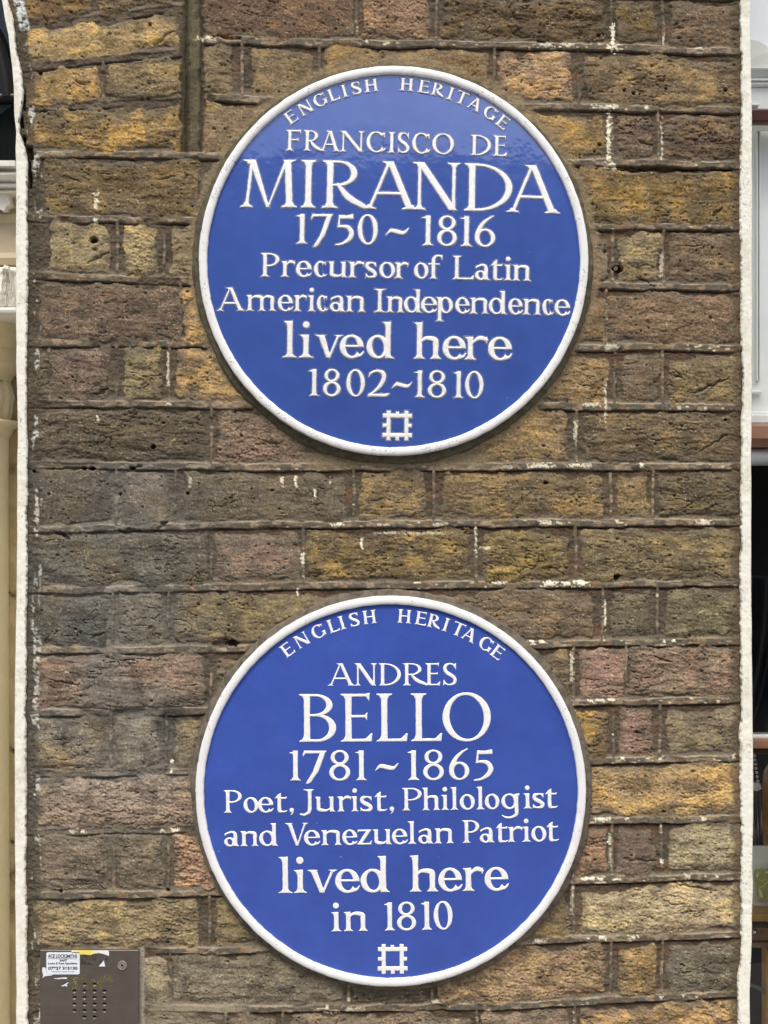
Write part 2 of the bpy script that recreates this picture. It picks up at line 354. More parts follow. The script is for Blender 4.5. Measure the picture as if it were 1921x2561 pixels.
def wall_patch(x0, x1, y0, y1, step, fine=True):
    xs = np.arange(x0, x1 + .1, step, dtype=np.float32); ys = np.arange(y0, y1 + .1, step, dtype=np.float32)
    X, Y = np.meshgrid(xs, ys); ny, nx = X.shape
    # --- mortar joints
    n1 = fbm(X / 40, Y / 26, 1, 4); n2 = fbm(X / 9, Y / 6, 2, 3); n3 = vn(X / 3.1, Y / 2.6, 3)
    wob = (vn(X / 70, Y / 70, 4) - .5) * 5 + (vn(X / 18, Y / 18, 5) - .5) * 2.5
    H = -2.6 + (n1 - .5) * 3.0 + (n2 - .5) * 2.0 + (n3 - .5) * .7
    red = sst(.5, .66, fbm(X / 36, Y / 30, 6, 3)) * (.2 + .8 * sst(300, 700, X)) * .42
    C = np.empty((ny, nx, 3), np.float32); C[:] = lin('#564b3e')
    C = mixc(C, lin('#71482f'), red)
    C = mixc(C, lin('#3d372d'), sst(.5, .68, fbm(X / 22, Y / 16, 7, 3)) * .65)
    gray_left = sst(560, 300, X) * sst(1050, 1300, Y) * sst(2300, 2000, Y)
    C = mixc(C, lin('#6b6459'), np.clip(gray_left * .85, 0, 1))
    def ribbon(dist, half, along_mask, h):
        """raised ruled ribbon of the pointing, with the dark cut under it"""
        nonlocal H, C
        r = sst(half + 1.2, half - .8, np.abs(dist)) * along_mask
        H = H + (h + (n2 - .5) * 1.4 - H) * r
        g = lin('#575046') * (.7 + .7 * n2[..., None])
        C = C + (g - C) * (r * .9)[..., None]
        tanm = sst(.57, .66, fbm(X / 26, Y / 11, 8, 3)) * r
        C = mixc(C, lin('#94806a'), tanm * .7)
        oc = sst(.6, .68, fbm(X / 18, Y / 9, 14, 2)) * r
        C = mixc(C, lin('#85623f'), oc * .4)
        fk = sst(.80, .90, vn(X / 11 + 3, Y / 5, 15)) * sst(.48, .6, fbm(X / 90, Y / 50, 16, 2)) * sst(350, 900, X) * r
        C = mixc(C, lin('#c9bda2'), fk * .85)
    for beds in (B, LB, UPB, DNB):
        for k, bf in enumerate(beds):
            if beds is LB and k == 4: continue
            yb = bf(X); dy = Y - yb + wob
            reg = np.abs(dy) < 60
            if beds is LB: reg &= (X < 480)
            elif beds is B and k < 3: reg &= (X > 490)
            elif beds is UPB and k == 6: continue
            elif beds is DNB and k == 0: continue
            if not reg.any(): continue
            rw = reg.astype(np.float32)
            up = sst(-22, -10, dy) * sst(-5, -8, dy) * rw           # smoothed bevel of mortar above the ribbon
            H = H + (-1.3 + (n2 - .5) * 1.5 - H) * up * .8
            C = mixc(C, lin('#766b5b') , up * .6)
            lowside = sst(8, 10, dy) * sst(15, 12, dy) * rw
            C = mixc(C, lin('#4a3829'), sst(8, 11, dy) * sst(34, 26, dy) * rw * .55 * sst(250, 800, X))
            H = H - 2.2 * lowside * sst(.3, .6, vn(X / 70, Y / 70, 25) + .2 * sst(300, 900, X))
            am = sst(.40, .52, fbm(X / 120, Y / 120 + k, 9, 3) + .28 * sst(250, 800, X)) * rw
            if beds is LB: am = am * .25
            hw = 8.5 + (vn(X / 90, Y * 0 + k, 23) - .5) * 3
            ribbon(dy, hw, am, .3)
            C = mixc(C, lin('#8d806d'), sst(2.4, .8, np.abs(dy + hw - .5)) * am * sst(.35, .6, vn(X / 50, Y / 30, 24)) * .8)  # pale highlight along the ribbon's top edge, painted into the colour
    # perpends: thin ribbons between neighbouring bricks of a row
    rows = {}
    for b in bricks: rows.setdefault(b['row'], []).append(b)
    for key, bl in rows.items():
        bl = sorted(bl, key=lambda q: q['x0'])
        for a, c in zip(bl[:-1], bl[1:]):
            if c['x0'] - a['x1'] > 60: continue
            xj = (a['x1'] + c['x0']) / 2
            if xj < x0 or xj > x1: continue
            yt = float(a['t'](xj)); ybm = float(a['b'](xj))
            if ybm < y0 or yt > y1: continue
            am = sst(yt + 2, yt + 8, Y) * sst(ybm - 2, ybm - 8, Y) * (np.abs(X - xj) < 30) * sst(.36, .5, fbm(X / 60, Y / 60, 11, 3) + .15 * sst(250, 800, X))
            dx = X - xj + wob * .8
            ribbon(dx, 3.6, am, -.4)
    # --- the bricks
    for i, b in enumerate(bricks):
        gx0 = b['x0'] - 24; gx1 = b['x1'] + 24
        yt = min(float(b['t'](b['x0'])), float(b['t'](b['x1']))) - 12; yb = max(float(b['b'](b['x0'])), float(b['b'](b['x1']))) + 12
        i0 = max(int((gx0 - x0) / step), 0); i1 = min(int((gx1 - x0) / step) + 2, nx)
        j0 = max(int((yt - y0) / step), 0); j1 = min(int((yb - y0) / step) + 2, ny)
        if i1 - i0 < 3 or j1 - j0 < 3: continue
        x = X[j0:j1, i0:i1]; y = Y[j0:j1, i0:i1]; sd = 31 + i * 3; r = random.Random(i * 77 + 5)
        fl = b.get('fl', .9); gr = b.get('gr', 1.0); so_ = b.get('so', .25); pk = b.get('pk', 0)
        wx = x + (vn(x / 55, y / 55, sd) - .5) * 14 + (vn(x / 17, y / 17, sd + 1) - .5) * 8 + (vn(x / 6, y / 6, sd + 2) - .5) * 4
        wy = y + (vn(x / 80, y / 60, sd + 3) - .5) * 20 + (vn(x / 24, y / 24, sd + 4) - .5) * 13 + (vn(x / 6, y / 6, sd + 5) - .5) * 4
        topoff = 15 + 7 * sst(.42, .62, vn(x / 95, y * 0 + i, sd + 26)) * sst(250, 800, x)
        qx = np.maximum(b['x0'] - wx, wx - b['x1']); qy = np.maximum(b['t'](x) + topoff - wy, wy - (b['b'](x) - 12))
        rad = 9
        sdf = np.hypot(np.maximum(qx + rad, 0), np.maximum(qy + rad, 0)) + np.minimum(np.maximum(qx + rad, qy + rad), 0) - rad
        m = sst(1.6, -2.0, sdf)
        low = fbm(x / 75, y / 50, sd + 6, 3) - .5
        a = fbm(x / 60 + low * 1.5, y / 17 + low * 1.2, sd + 7, 4)
        st = a * 5.5; f = st - np.floor(st); stair = (np.floor(st) + sst(.0, .12, f)) / 5.5
        cr = np.abs(fbm(x / 62 + .6 * low, y / 21, sd + 9, 3) - .5)
        crm = sst(.48, .62, fbm(x / 85, y / 60, sd + 10, 2))
        g1 = vn(x / 5.5, y / 4.0, sd + 11) - .5; g2 = vn(x / 2.6, y / 2.2, sd + 12) - .5; g3 = fbm(x / 14, y / 10, sd + 13, 3) - .5
        a2 = fbm(x / 34 + low, y / 9 + low * 1.5, sd + 24, 3) * 6; f2 = a2 - np.floor(a2); st2 = (np.floor(a2) + sst(.0, .3, f2)) / 6
        h = r.uniform(-.5, .7) + low * 1.6 + (stair - .5) * 3.4 * fl + (st2 - .5) * 1.3 * fl + g3 * .8 * gr + g1 * .75 * gr + g2 * .65 * gr
        if b['x0'] < 520 and 1010 < yt < 1900: c_l = 1.24; h = h * .72
        else: c_l = 1.06
        h = h - sst(.022, .0, cr) * crm * 2.6 * (.5 + fl * .5)
        h = h - sst(-22, 0, sdf) * (.6 + 1.5 * vn(x / 40, y / 40, sd + 14))         # worn, rounded arrises
        for _ in range(int((b['x1'] - b['x0']) / 12 * gr ** .5)):
            px = r.uniform(b['x0'], b['x1']); py = r.uniform(yt + 25, yb - 25); pr = r.choice([1.2, 1.5, 1.8, 2.2, 2.2, 3.5])
            k0 = max(int((py - pr * 3 - Y[j0, 0]) / step), 0); k1 = min(int((py + pr * 3 - Y[j0, 0]) / step) + 2, y.shape[0])
            l0 = max(int((px - pr * 3 - x[0, 0]) / step), 0); l1 = min(int((px + pr * 3 - x[0, 0]) / step) + 2, y.shape[1])
            if k1 <= k0 or l1 <= l0: continue
            dd = np.hypot((x[k0:k1, l0:l1] - px) * r.uniform(.6, 1), y[k0:k1, l0:l1] - py)
            h[k0:k1, l0:l1] -= sst(pr * 1.3, pr * .5, dd) * r.uniform(1.5, 4)
        H[j0:j1, i0:i1] = H[j0:j1, i0:i1] * (1 - m) + h * m
        # colour: the fired clay, its paler and darker fusings, soot and lime specks
        c = np.empty(x.shape + (3,), np.float32); c[:] = b['c']
        hue = fbm(x / 48, y / 34, sd + 15, 4)
        lm = float(b['c'] @ np.array([.25, .6, .15])); c[:] = lm * np.array([1.08, 1.0, .86]) * .22 + c * .78
        yl = float(np.clip((b['c'][0] - b['c'][2]) / b['c'][0] * 1.9 - .75, .25, .95)) if not pk else .2
        yel = np.clip(b['c'] * np.array([1.50, 1.45, 1.0]), 0, 1); c = mixc(c, yel, sst(.52, .70, hue) * yl)
        c = mixc(c, b['c'] * np.array([.70, .71, .78]), sst(.48, .28, hue) * .8)
        if pk: c = mixc(c, lin('#92705f') , sst(.47, .66, fbm(x / 40, y / 28, sd + 16, 3)) * pk)
        c = c * c_l
        soot = sst(.60 - so_ * .28, .80 - so_ * .22, fbm(x / 42, y / 30, sd + 17, 4) + .25 * (g3))
        c = mixc(c, lin('#443d33'), soot * (.40 + .45 * so_))
        c = c * (1 + .24 * g3 + .40 * g1 + .46 * g2)[..., None]
        c = mixc(c, lin('#b3a07a'), sst(.80, .93, vn(x / 3.3, y / 2.7, sd + 18)) * sst(.42, .65, fbm(x / 30, y / 24, sd + 19, 2)) * .65)
        c = mixc(c, lin('#2a241d'), sst(.86, .95, vn(x / 3.0, y / 2.4, sd + 20)) * .6)
        skin = sst(-26, 0, sdf + (g3) * 14) * sst(.36, .56, fbm(x / 45, y / 30, sd + 21, 3))       # mortar smeared over the edge
        c = mixc(c, lin('#625749'), skin * .75)
        C[j0:j1, i0:i1] = C[j0:j1, i0:i1] * (1 - m[..., None]) + c * m[..., None]
    # --- the old vertical mortar seam at the upper left
    seam = sst(448, 456, X + wob * 1.5 + (n1 - .5) * 22) * sst(510, 503, X + wob + (n1 - .5) * 16) * sst(384, 376, Y)
    hh = -4.5 + (n1 - .5) * 1.6 + (n2 - .5) * .8 + 4.6 * sst(15, 10, np.abs(X - 486 + wob * 1.2 + (n1 - .5) * 10)) - 3 * sst(5, 1, np.abs(X - 465 + wob))
    H = H + (hh - H) * seam
    C = mixc(C, lin('#5b523d'), seam * .95); C = mixc(C, lin('#353021'), seam * sst(.45, .7, n1) * .55); C = mixc(C, lin('#2e281c'), seam * sst(12, 18, np.abs(X - 486)) * .6)
    # --- smear of mortar round each plaque
    for (cx, cy, rr), wd, cc in ((P1, 24, '#7a6a50'), (P2, 12, '#665a4a')):
        dd = np.hypot(X - cx, Y - cy) - rr + (n1 - .5) * 34
        k = sst(wd + 8, wd - 6, dd) * .9
        H = H + (-.6 + (n1 - .5) * 2.2 + (n2 - .5) * 1.2 + (n3 - .5) * .5 - H) * k
        C = mixc(C, lin(cc) * 1.0, k * .85); C = C * (1 + (k * (n2 - .5) * .5))[..., None]
    k = sst(1128, 1140, Y) * sst(1178, 1160, Y + (n1 - .5) * 30) * sst(740, 790, X) * sst(1270, 1200, X) * .9
    H = H + (-.3 + (n1 - .5) * 2 + (n2 - .5) - H) * k; C = mixc(C, lin('#75664c'), k * .9)
    # --- tarry strips and paint smears along both edges
    le = np.interp(Y, LI_Y, LI_X); re = np.interp(Y, RI_Y, RI_X)
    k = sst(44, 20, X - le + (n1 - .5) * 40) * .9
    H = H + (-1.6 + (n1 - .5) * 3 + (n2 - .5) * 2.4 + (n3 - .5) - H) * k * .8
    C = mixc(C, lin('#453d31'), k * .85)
    k2 = sst(8, 2, np.abs(X - le - 24 + (n1 - .5) * 16) - 4) * sst(.56, .66, fbm(X / 14, Y / 60, 21, 3) + .12 * sst(1100, 1200, Y) * sst(1960, 1800, Y))
    C = mixc(C, lin('#b9b8b2'), k2 * sst(.35, .6, n2) * .8)
    k2 = sst(16, 9, np.abs(X - le - 26)) * sst(78, 60, Y); C = mixc(C, lin('#c3ccd0'), k2 * sst(.3, .45, n2) * .9 * sst(-40, -10, Y))
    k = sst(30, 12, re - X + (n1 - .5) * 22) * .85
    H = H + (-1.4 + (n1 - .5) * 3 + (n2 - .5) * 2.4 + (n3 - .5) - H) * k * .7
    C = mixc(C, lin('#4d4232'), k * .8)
    # dark gap where the white return has cracked off (left)
    for (gx, gy0, gy1, w) in ((51, 290, 318, 5), (58, 340, 372, 4), (72, 366, 398, 8), (58, 225, 275, 3), (71, 400, 470, 4)):
        k = sst(w + 2, w - 2, np.abs(X - gx - (Y - gy0) * .05 + (n1 - .5) * 6)) * sst(gy0 - 4, gy0 + 4, Y) * sst(gy1 + 4, gy1 - 4, Y)
        H = H - 9 * k; C = mixc(C, lin('#1d1813'), k * .8)
    # --- paint and lime marks
    for (mx, my, hw, hhh, al) in WHITE:
        if mx < x0 - 60 or mx > x1 + 60 or my < y0 - 80 or my > y1 + 80: continue
        i0 = max(int((mx - hw - 8 - x0) / step), 0); i1 = min(int((mx + hw + 8 - x0) / step) + 2, nx)
        j0 = max(int((my - hhh - 8 - y0) / step), 0); j1 = min(int((my + hhh + 8 - y0) / step) + 2, ny)
        if i1 <= i0 or j1 <= j0: continue
        x = X[j0:j1, i0:i1]; y = Y[j0:j1, i0:i1]
        q = np.maximum(np.abs(x - mx) / hw, np.abs(y - my) / hhh) + (vn(x / 6, y / 5, 41) - .5) * 1.1 + (vn(x / 2.4, y / 2.4, 42) - .5) * 1.0
        k = sst(1.0, .75, q + .04) * al
        C[j0:j1, i0:i1] = mixc(C[j0:j1, i0:i1], lin('#d6cdb8'), k)
        H[j0:j1, i0:i1] += k * .5
    # a general grey soot over the lower left bricks
    g = sst(640, 380, X) * sst(980, 1250, Y) * sst(2150, 1850, Y) * sst(.3, .6, fbm(X / 120, Y / 80, 51, 3))
    C = mixc(C, C.mean(-1, keepdims=True) * np.array([1.02, .98, .92]) * .95, g * .6)
    soot = sst(.5, .62, fbm(X / 90, Y / 60, 52, 3)) * np.exp(-((X - 400) / 150) ** 2 - ((Y - 1790) / 45) ** 2)
    C = mixc(C, lin('#2e2d2a'), soot * .8)
    # grey cement beside the entry panel
    k = sst(344, 348, X) * sst(364, 358, X + (n1 - .5) * 6) * sst(2368, 2376, Y); H = H + (-.5 + (n2 - .5) * .8 - H) * k; C = mixc(C, lin('#857d74'), k * .95)
    k = sst(360, 390, X) * sst(640, 600, X) * np.exp(-((Y - 2525 - (n1 - .5) * 30) / 18) ** 2); C = mixc(C, lin('#8a7f6a'), k * .8); H = H + (-.2 - H) * k * .6
    if fine:
        for (ax, ay, bx, by, w) in CREV:
            L = math.hypot(bx - ax, by - ay); m0 = w + 14
            i0 = max(int((min(ax, bx) - m0 - x0) / step), 0); i1 = min(int((max(ax, bx) + m0 - x0) / step) + 2, nx)
            j0 = max(int((min(ay, by) - m0 - y0) / step), 0); j1 = min(int((max(ay, by) + m0 - y0) / step) + 2, ny)
            if i1 <= i0 or j1 <= j0: continue
            x = X[j0:j1, i0:i1] + (vn(X[j0:j1, i0:i1] / 9, Y[j0:j1, i0:i1] / 9, 61) - .5) * 7; y = Y[j0:j1, i0:i1] + (vn(X[j0:j1, i0:i1] / 12, Y[j0:j1, i0:i1] / 9, 62) - .5) * 8
            t = np.clip(((x - ax) * (bx - ax) + (y - ay) * (by - ay)) / L ** 2, 0, 1)
            d = np.hypot(x - ax - t * (bx - ax), y - ay - t * (by - ay)); ww = w * (.35 + .65 * np.sin(np.pi * np.clip(t, .1, .9)))
            H[j0:j1, i0:i1] -= sst(ww + 1.5, ww - 2, d) * min(5, 1.4 + w * .7)
        for (mx, my, a, b_) in PITS:
            i0 = max(int((mx - 24 - x0) / step), 0); i1 = min(int((mx + 24 - x0) / step), nx); j0 = max(int((my - 24 - y0) / step), 0); j1 = min(int((my + 24 - y0) / step), ny)
            if i1 <= i0 or j1 <= j0: continue
            x = X[j0:j1, i0:i1]; y = Y[j0:j1, i0:i1]
            q = np.hypot((x - mx) / a, (y - my) / b_) + (vn(x / 5, y / 5, 63) - .5) * .6
            H[j0:j1, i0:i1] -= sst(1.2, .6, q) * min(14, 3 + a)
    # lie flat behind plaques and panel
    for (cx, cy, rr) in (P1, P2):
        k = np.hypot(X - cx, Y - cy) < rr - 22; H = np.where(k, np.minimum(H, -1.0), H)
    k = (X > 98) & (X < 349) & (Y > 2373) & (Y < 2900); H = np.where(k, np.minimum(H, -.2), H)
    lum = (C * np.array([.25, .6, .15])).sum(-1, keepdims=True); C = (lum + (C - lum) * .80) * np.array([1.43, 1.43, 1.31])
    co = np.stack([(X - CX) * S, -H * .001, ZC - (Y - CY) * S], -1)
    cxm = (X[:-1, :-1] + step / 2); cym = (Y[:-1, :-1] + step / 2)
    keep = (cxm > np.interp(cym, LO_Y, LO_X) + 6) & (cxm < np.interp(cym, RO_Y, RO_X) - 5)
    f = grid_faces(ny, nx, keep)
    return compact(co.reshape(-1, 3), f, np.clip(C, .004, .9).reshape(-1, 3))

def build_wall():
    parts = [wall_patch(-40, 1884, -70, 2640, 2.0),
             wall_patch(-330, 1884, -1050, -70, 6.0, False), wall_patch(20, 1884, 2640, 4712, 6.0, False)]
    # solid core of the pier behind the face
    co = []; f = []; c = []; base = 0
    for a, b, d in parts: co.append(a); f.append(b + base); c.append(d); base += len(a)
    ys = np.arange(-1050, 4713, 60.0); lo = np.interp(ys, LO_Y, LO_X) + 8; ro = np.interp(ys, RO_Y, RO_X) - 7
    rowv = np.stack([np.stack([(lo - CX) * S, np.full_like(ys, .012), ZC - (ys - CY) * S], -1), np.stack([(ro - CX) * S, np.full_like(ys, .012), ZC - (ys - CY) * S], -1),
                     np.stack([(ro - CX) * S, np.full_like(ys, .24), ZC - (ys - CY) * S], -1), np.stack([(lo - CX) * S, np.full_like(ys, .24), ZC - (ys - CY) * S], -1)], 1)
    n = len(ys); q = []
    for i in range(n - 1):
        for k in range(4): q.append((base + i * 4 + k, base + i * 4 + (k + 1) % 4, base + (i + 1) * 4 + (k + 1) % 4, base + (i + 1) * 4 + k))
    q.append((base, base + 1, base + 2, base + 3)); q.append(tuple(base + (n - 1) * 4 + k for k in range(4)))
    co.append(rowv.reshape(-1, 3)); f.append(np.array(q)); c.append(np.tile(lin('#5a4e40'), (n * 4, 1)))
    return make_mesh('brick_wall', np.concatenate(co), np.concatenate(f), M['brick'], None, np.concatenate(c))
wall = build_wall()
tag(wall, 'weathered yellow and brown stock brick wall that carries both round plaques', 'brick wall')

def strip(name, oy, ox, iy, ix, sgn, seed):
    """white painted return: front face follows the wavy edges, sides run back into the reveal"""
    ys = np.concatenate([np.arange(-1000, -60, 8.0), np.arange(-60, 2630, 2.5), np.arange(2630, 4705, 10.0)])
    o = np.interp(ys, oy, ox) + (vn(ys / 60, ys * 0, seed) - .5) * 1.6
    i = np.interp(ys, iy, ix) + (fbm(ys / 16, ys * 0, seed + 1, 3) - .5) * 6 + (vn(ys / 60, ys * 0, seed + 2) - .5) * 3
    nu = 15; rows = []; cols = []
    white = lin('#f2f0e2')
    for u in range(nu):
        t = u / (nu - 1); x = o + (i - o) * t
        e = min(t, 1 - t); hz = 3.2 - 1.8 * (1 - min(1, e / .08)) ** 2 + (fbm(x / 14, ys / 14, seed + 3, 3) - .5) * .8 + (vn(x / 3.4, ys / 3.4, seed + 4) - .5) * .35
        rows.append(np.stack([(x - CX) * S, -hz * .001, ZC - (ys - CY) * S], -1))
        c = np.tile(white, (len(ys), 1)); sp = sst(.80, .9, vn(x / 3, ys / 3, seed + 5)) * sst(.52, .7, fbm(x / 40, ys / 60, seed + 6, 2))
        c = mixc(c, lin('#8d887a'), sp * .7); c = mixc(c, lin('#d9d2bf'), sst(.55, .75, fbm(x / 30, ys / 50, seed + 7, 3)) * .5)
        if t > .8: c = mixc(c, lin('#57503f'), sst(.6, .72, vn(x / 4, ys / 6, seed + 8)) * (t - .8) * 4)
        cols.append(c)
    def side(x, y): return np.stack([(x - CX) * S, np.full_like(x, y), ZC - (ys - CY) * S], -1)
    rows = [side(o + sgn * 1.0, .23), side(o, .004)] + rows + [side(i, .004)]
    c0 = np.tile(white * .97, (len(ys), 1)); cols = [c0, c0] + cols + [c0]
    V = np.stack(rows, 1); Cc = np.stack(cols, 1)
    f = grid_faces(len(ys), V.shape[1])
    if sgn < 0: f = f[:, ::-1]
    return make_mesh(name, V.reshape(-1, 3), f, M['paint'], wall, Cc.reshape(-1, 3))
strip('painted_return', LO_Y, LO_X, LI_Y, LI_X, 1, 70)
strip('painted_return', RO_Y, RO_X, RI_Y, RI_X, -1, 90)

# fibre plug left in a hole in the brickwork
x, y, z = W3(1540, 672, -.001)
MB().disc([(.0022, .008), (.0022, -.002), (.0016, -.0026), (.0011, -.002), (.0010, .002), (.0001, .002)], x, z, 20).build('wall_plug', simple('plug_fibre', '#8b8270', .9), wall, angle=40)

# ------------------------------------------------------------------ lettering: signed distance of every glyph, in pixels
def poly(pts):
    P = np.array(pts, np.float32); Q = np.roll(P, -1, 0)
    def f(x, y):
        d = np.full(x.shape, 1e9, np.float32); ins = np.zeros(x.shape, bool)
        for (ax, ay), (bx, by) in zip(P, Q):
            ex, ey = bx - ax, by - ay; L = ex * ex + ey * ey
            if L < 1e-9: continue
            t = np.clip(((x - ax) * ex + (y - ay) * ey) / L, 0, 1)
            d = np.minimum(d, (x - ax - t * ex) ** 2 + (y - ay - t * ey) ** 2)
            if ay != by:
                c = ((ay > y) != (by > y)) & (x < (bx - ax) * (y - ay) / (by - ay) + ax); ins ^= c
        d = np.sqrt(d); return np.where(ins, -d, d)
    return f
def U(*fs):
    def f(x, y):
        d = fs[0](x, y)
        for g in fs[1:]: d = np.minimum(d, g(x, y))
        return d
    return f
def SUB(a, b): return lambda x, y: np.maximum(a(x, y), -b(x, y))
def INT(a, b): return lambda x, y: np.maximum(a(x, y), b(x, y))
def ell(cx, cy, rx, ry, rot=0, n=56):
    t = np.linspace(0, 2 * np.pi, n, endpoint=False); c, s = math.cos(rot), math.sin(rot)
    u, v = rx * np.cos(t), ry * np.sin(t)
    return poly(np.stack([cx + u * c - v * s, cy + u * s + v * c], 1))
def ring(cx, cy, rx, ry, tx, ty, rot=0):
    return SUB(ell(cx, cy, rx, ry), ell(cx, cy, rx - tx, ry - ty, rot))
def rect(x0, y0, x1, y1): return poly([(x0, y0), (x1, y0), (x1, y1), (x0, y1)])
def cat(pts, n=10):
    """Catmull-Rom through (x, y, width)"""
    P = np.array(pts, np.float32); P = np.vstack([2 * P[0] - P[1], P, 2 * P[-1] - P[-2]]); out = []
    for i in range(1, len(P) - 2):
        for k in range(n):
            t = k / n; a, b, c, d = P[i-1], P[i], P[i+1], P[i+2]
            out.append(.5 * (2*b + (c-a)*t + (2*a-5*b+4*c-d)*t*t + (3*b-a-3*c+d)*t**3))
    out.append(P[-2]); return np.array(out)
def stroke(pts, n=10):
    Q = cat(pts, n)
    def f(x, y):
        d = np.full(x.shape, 1e9, np.float32)
        for a, b in zip(Q[:-1], Q[1:]):
            ex, ey = b[0] - a[0], b[1] - a[1]; L = ex * ex + ey * ey + 1e-9
            t = np.clip(((x - a[0]) * ex + (y - a[1]) * ey) / L, 0, 1)
            d = np.minimum(d, np.hypot(x - a[0] - t * ex, y - a[1] - t * ey) - (a[2] + t * (b[2] - a[2])) / 2)
        return d
    return f
def foot(cx, y, t, s, h, l=1, r=1):
    L = [(cx - t/2 - s*l, y), (cx + t/2 + s*r, y), (cx + t/2 + s*r*.92, y + .22*h), (cx + t/2 + s*r*.35, y + .45*h), (cx + t/2, y + h), (cx - t/2, y + h), (cx - t/2 - s*l*.35, y + .45*h), (cx - t/2 - s*l*.92, y + .22*h)]
    return poly(L)
def head(cx, y, t, s, h, l=1, r=1): return foot(cx, y, t, s, -h, l, r)
def flag(cx, y, t, s):
    return poly([(cx - t/2 - s, y - .04*s), (cx + t/2, y + .06*s), (cx + t/2, y - 1.4*s), (cx - t/2, y - 1.4*s), (cx - t/2 - .25*s, y - .62*s), (cx - t/2 - .62*s, y - .3*s)])
def stem(cx, y0, y1, t): return poly([(cx - t/2, y0), (cx + t/2, y0), (cx + t*.46, (y0+y1)/2), (cx + t/2, y1), (cx - t/2, y1), (cx - t*.46, (y0+y1)/2)])
def diag(x0, y0, x1, y1, w, w1=None):
    w1 = w if w1 is None else w1
    return poly([(x0 - w/2, y0), (x0 + w/2, y0), (x1 + w1/2, y1), (x1 - w1/2, y1)])
def bar(x0, x1, y, th, lift=0, up=0, dn=0, s=0):
    """thin arm with a wedge serif at its right end"""
    p = [(x0, y - th/2), (x1 - s, y - th/2)]
    p += [(x1 - .2*s, y - th/2 - dn), (x1, y - th/2 - dn)] if dn else [(x1, y - th/2)]
    p += [(x1 + .15*s, y + th/2 + up), (x1 - .1*s, y + th/2 + up), (x1 - s, y + th/2)] if up else [(x1, y + th/2)]
    p += [(x0, y + th/2)]
    return poly(p)

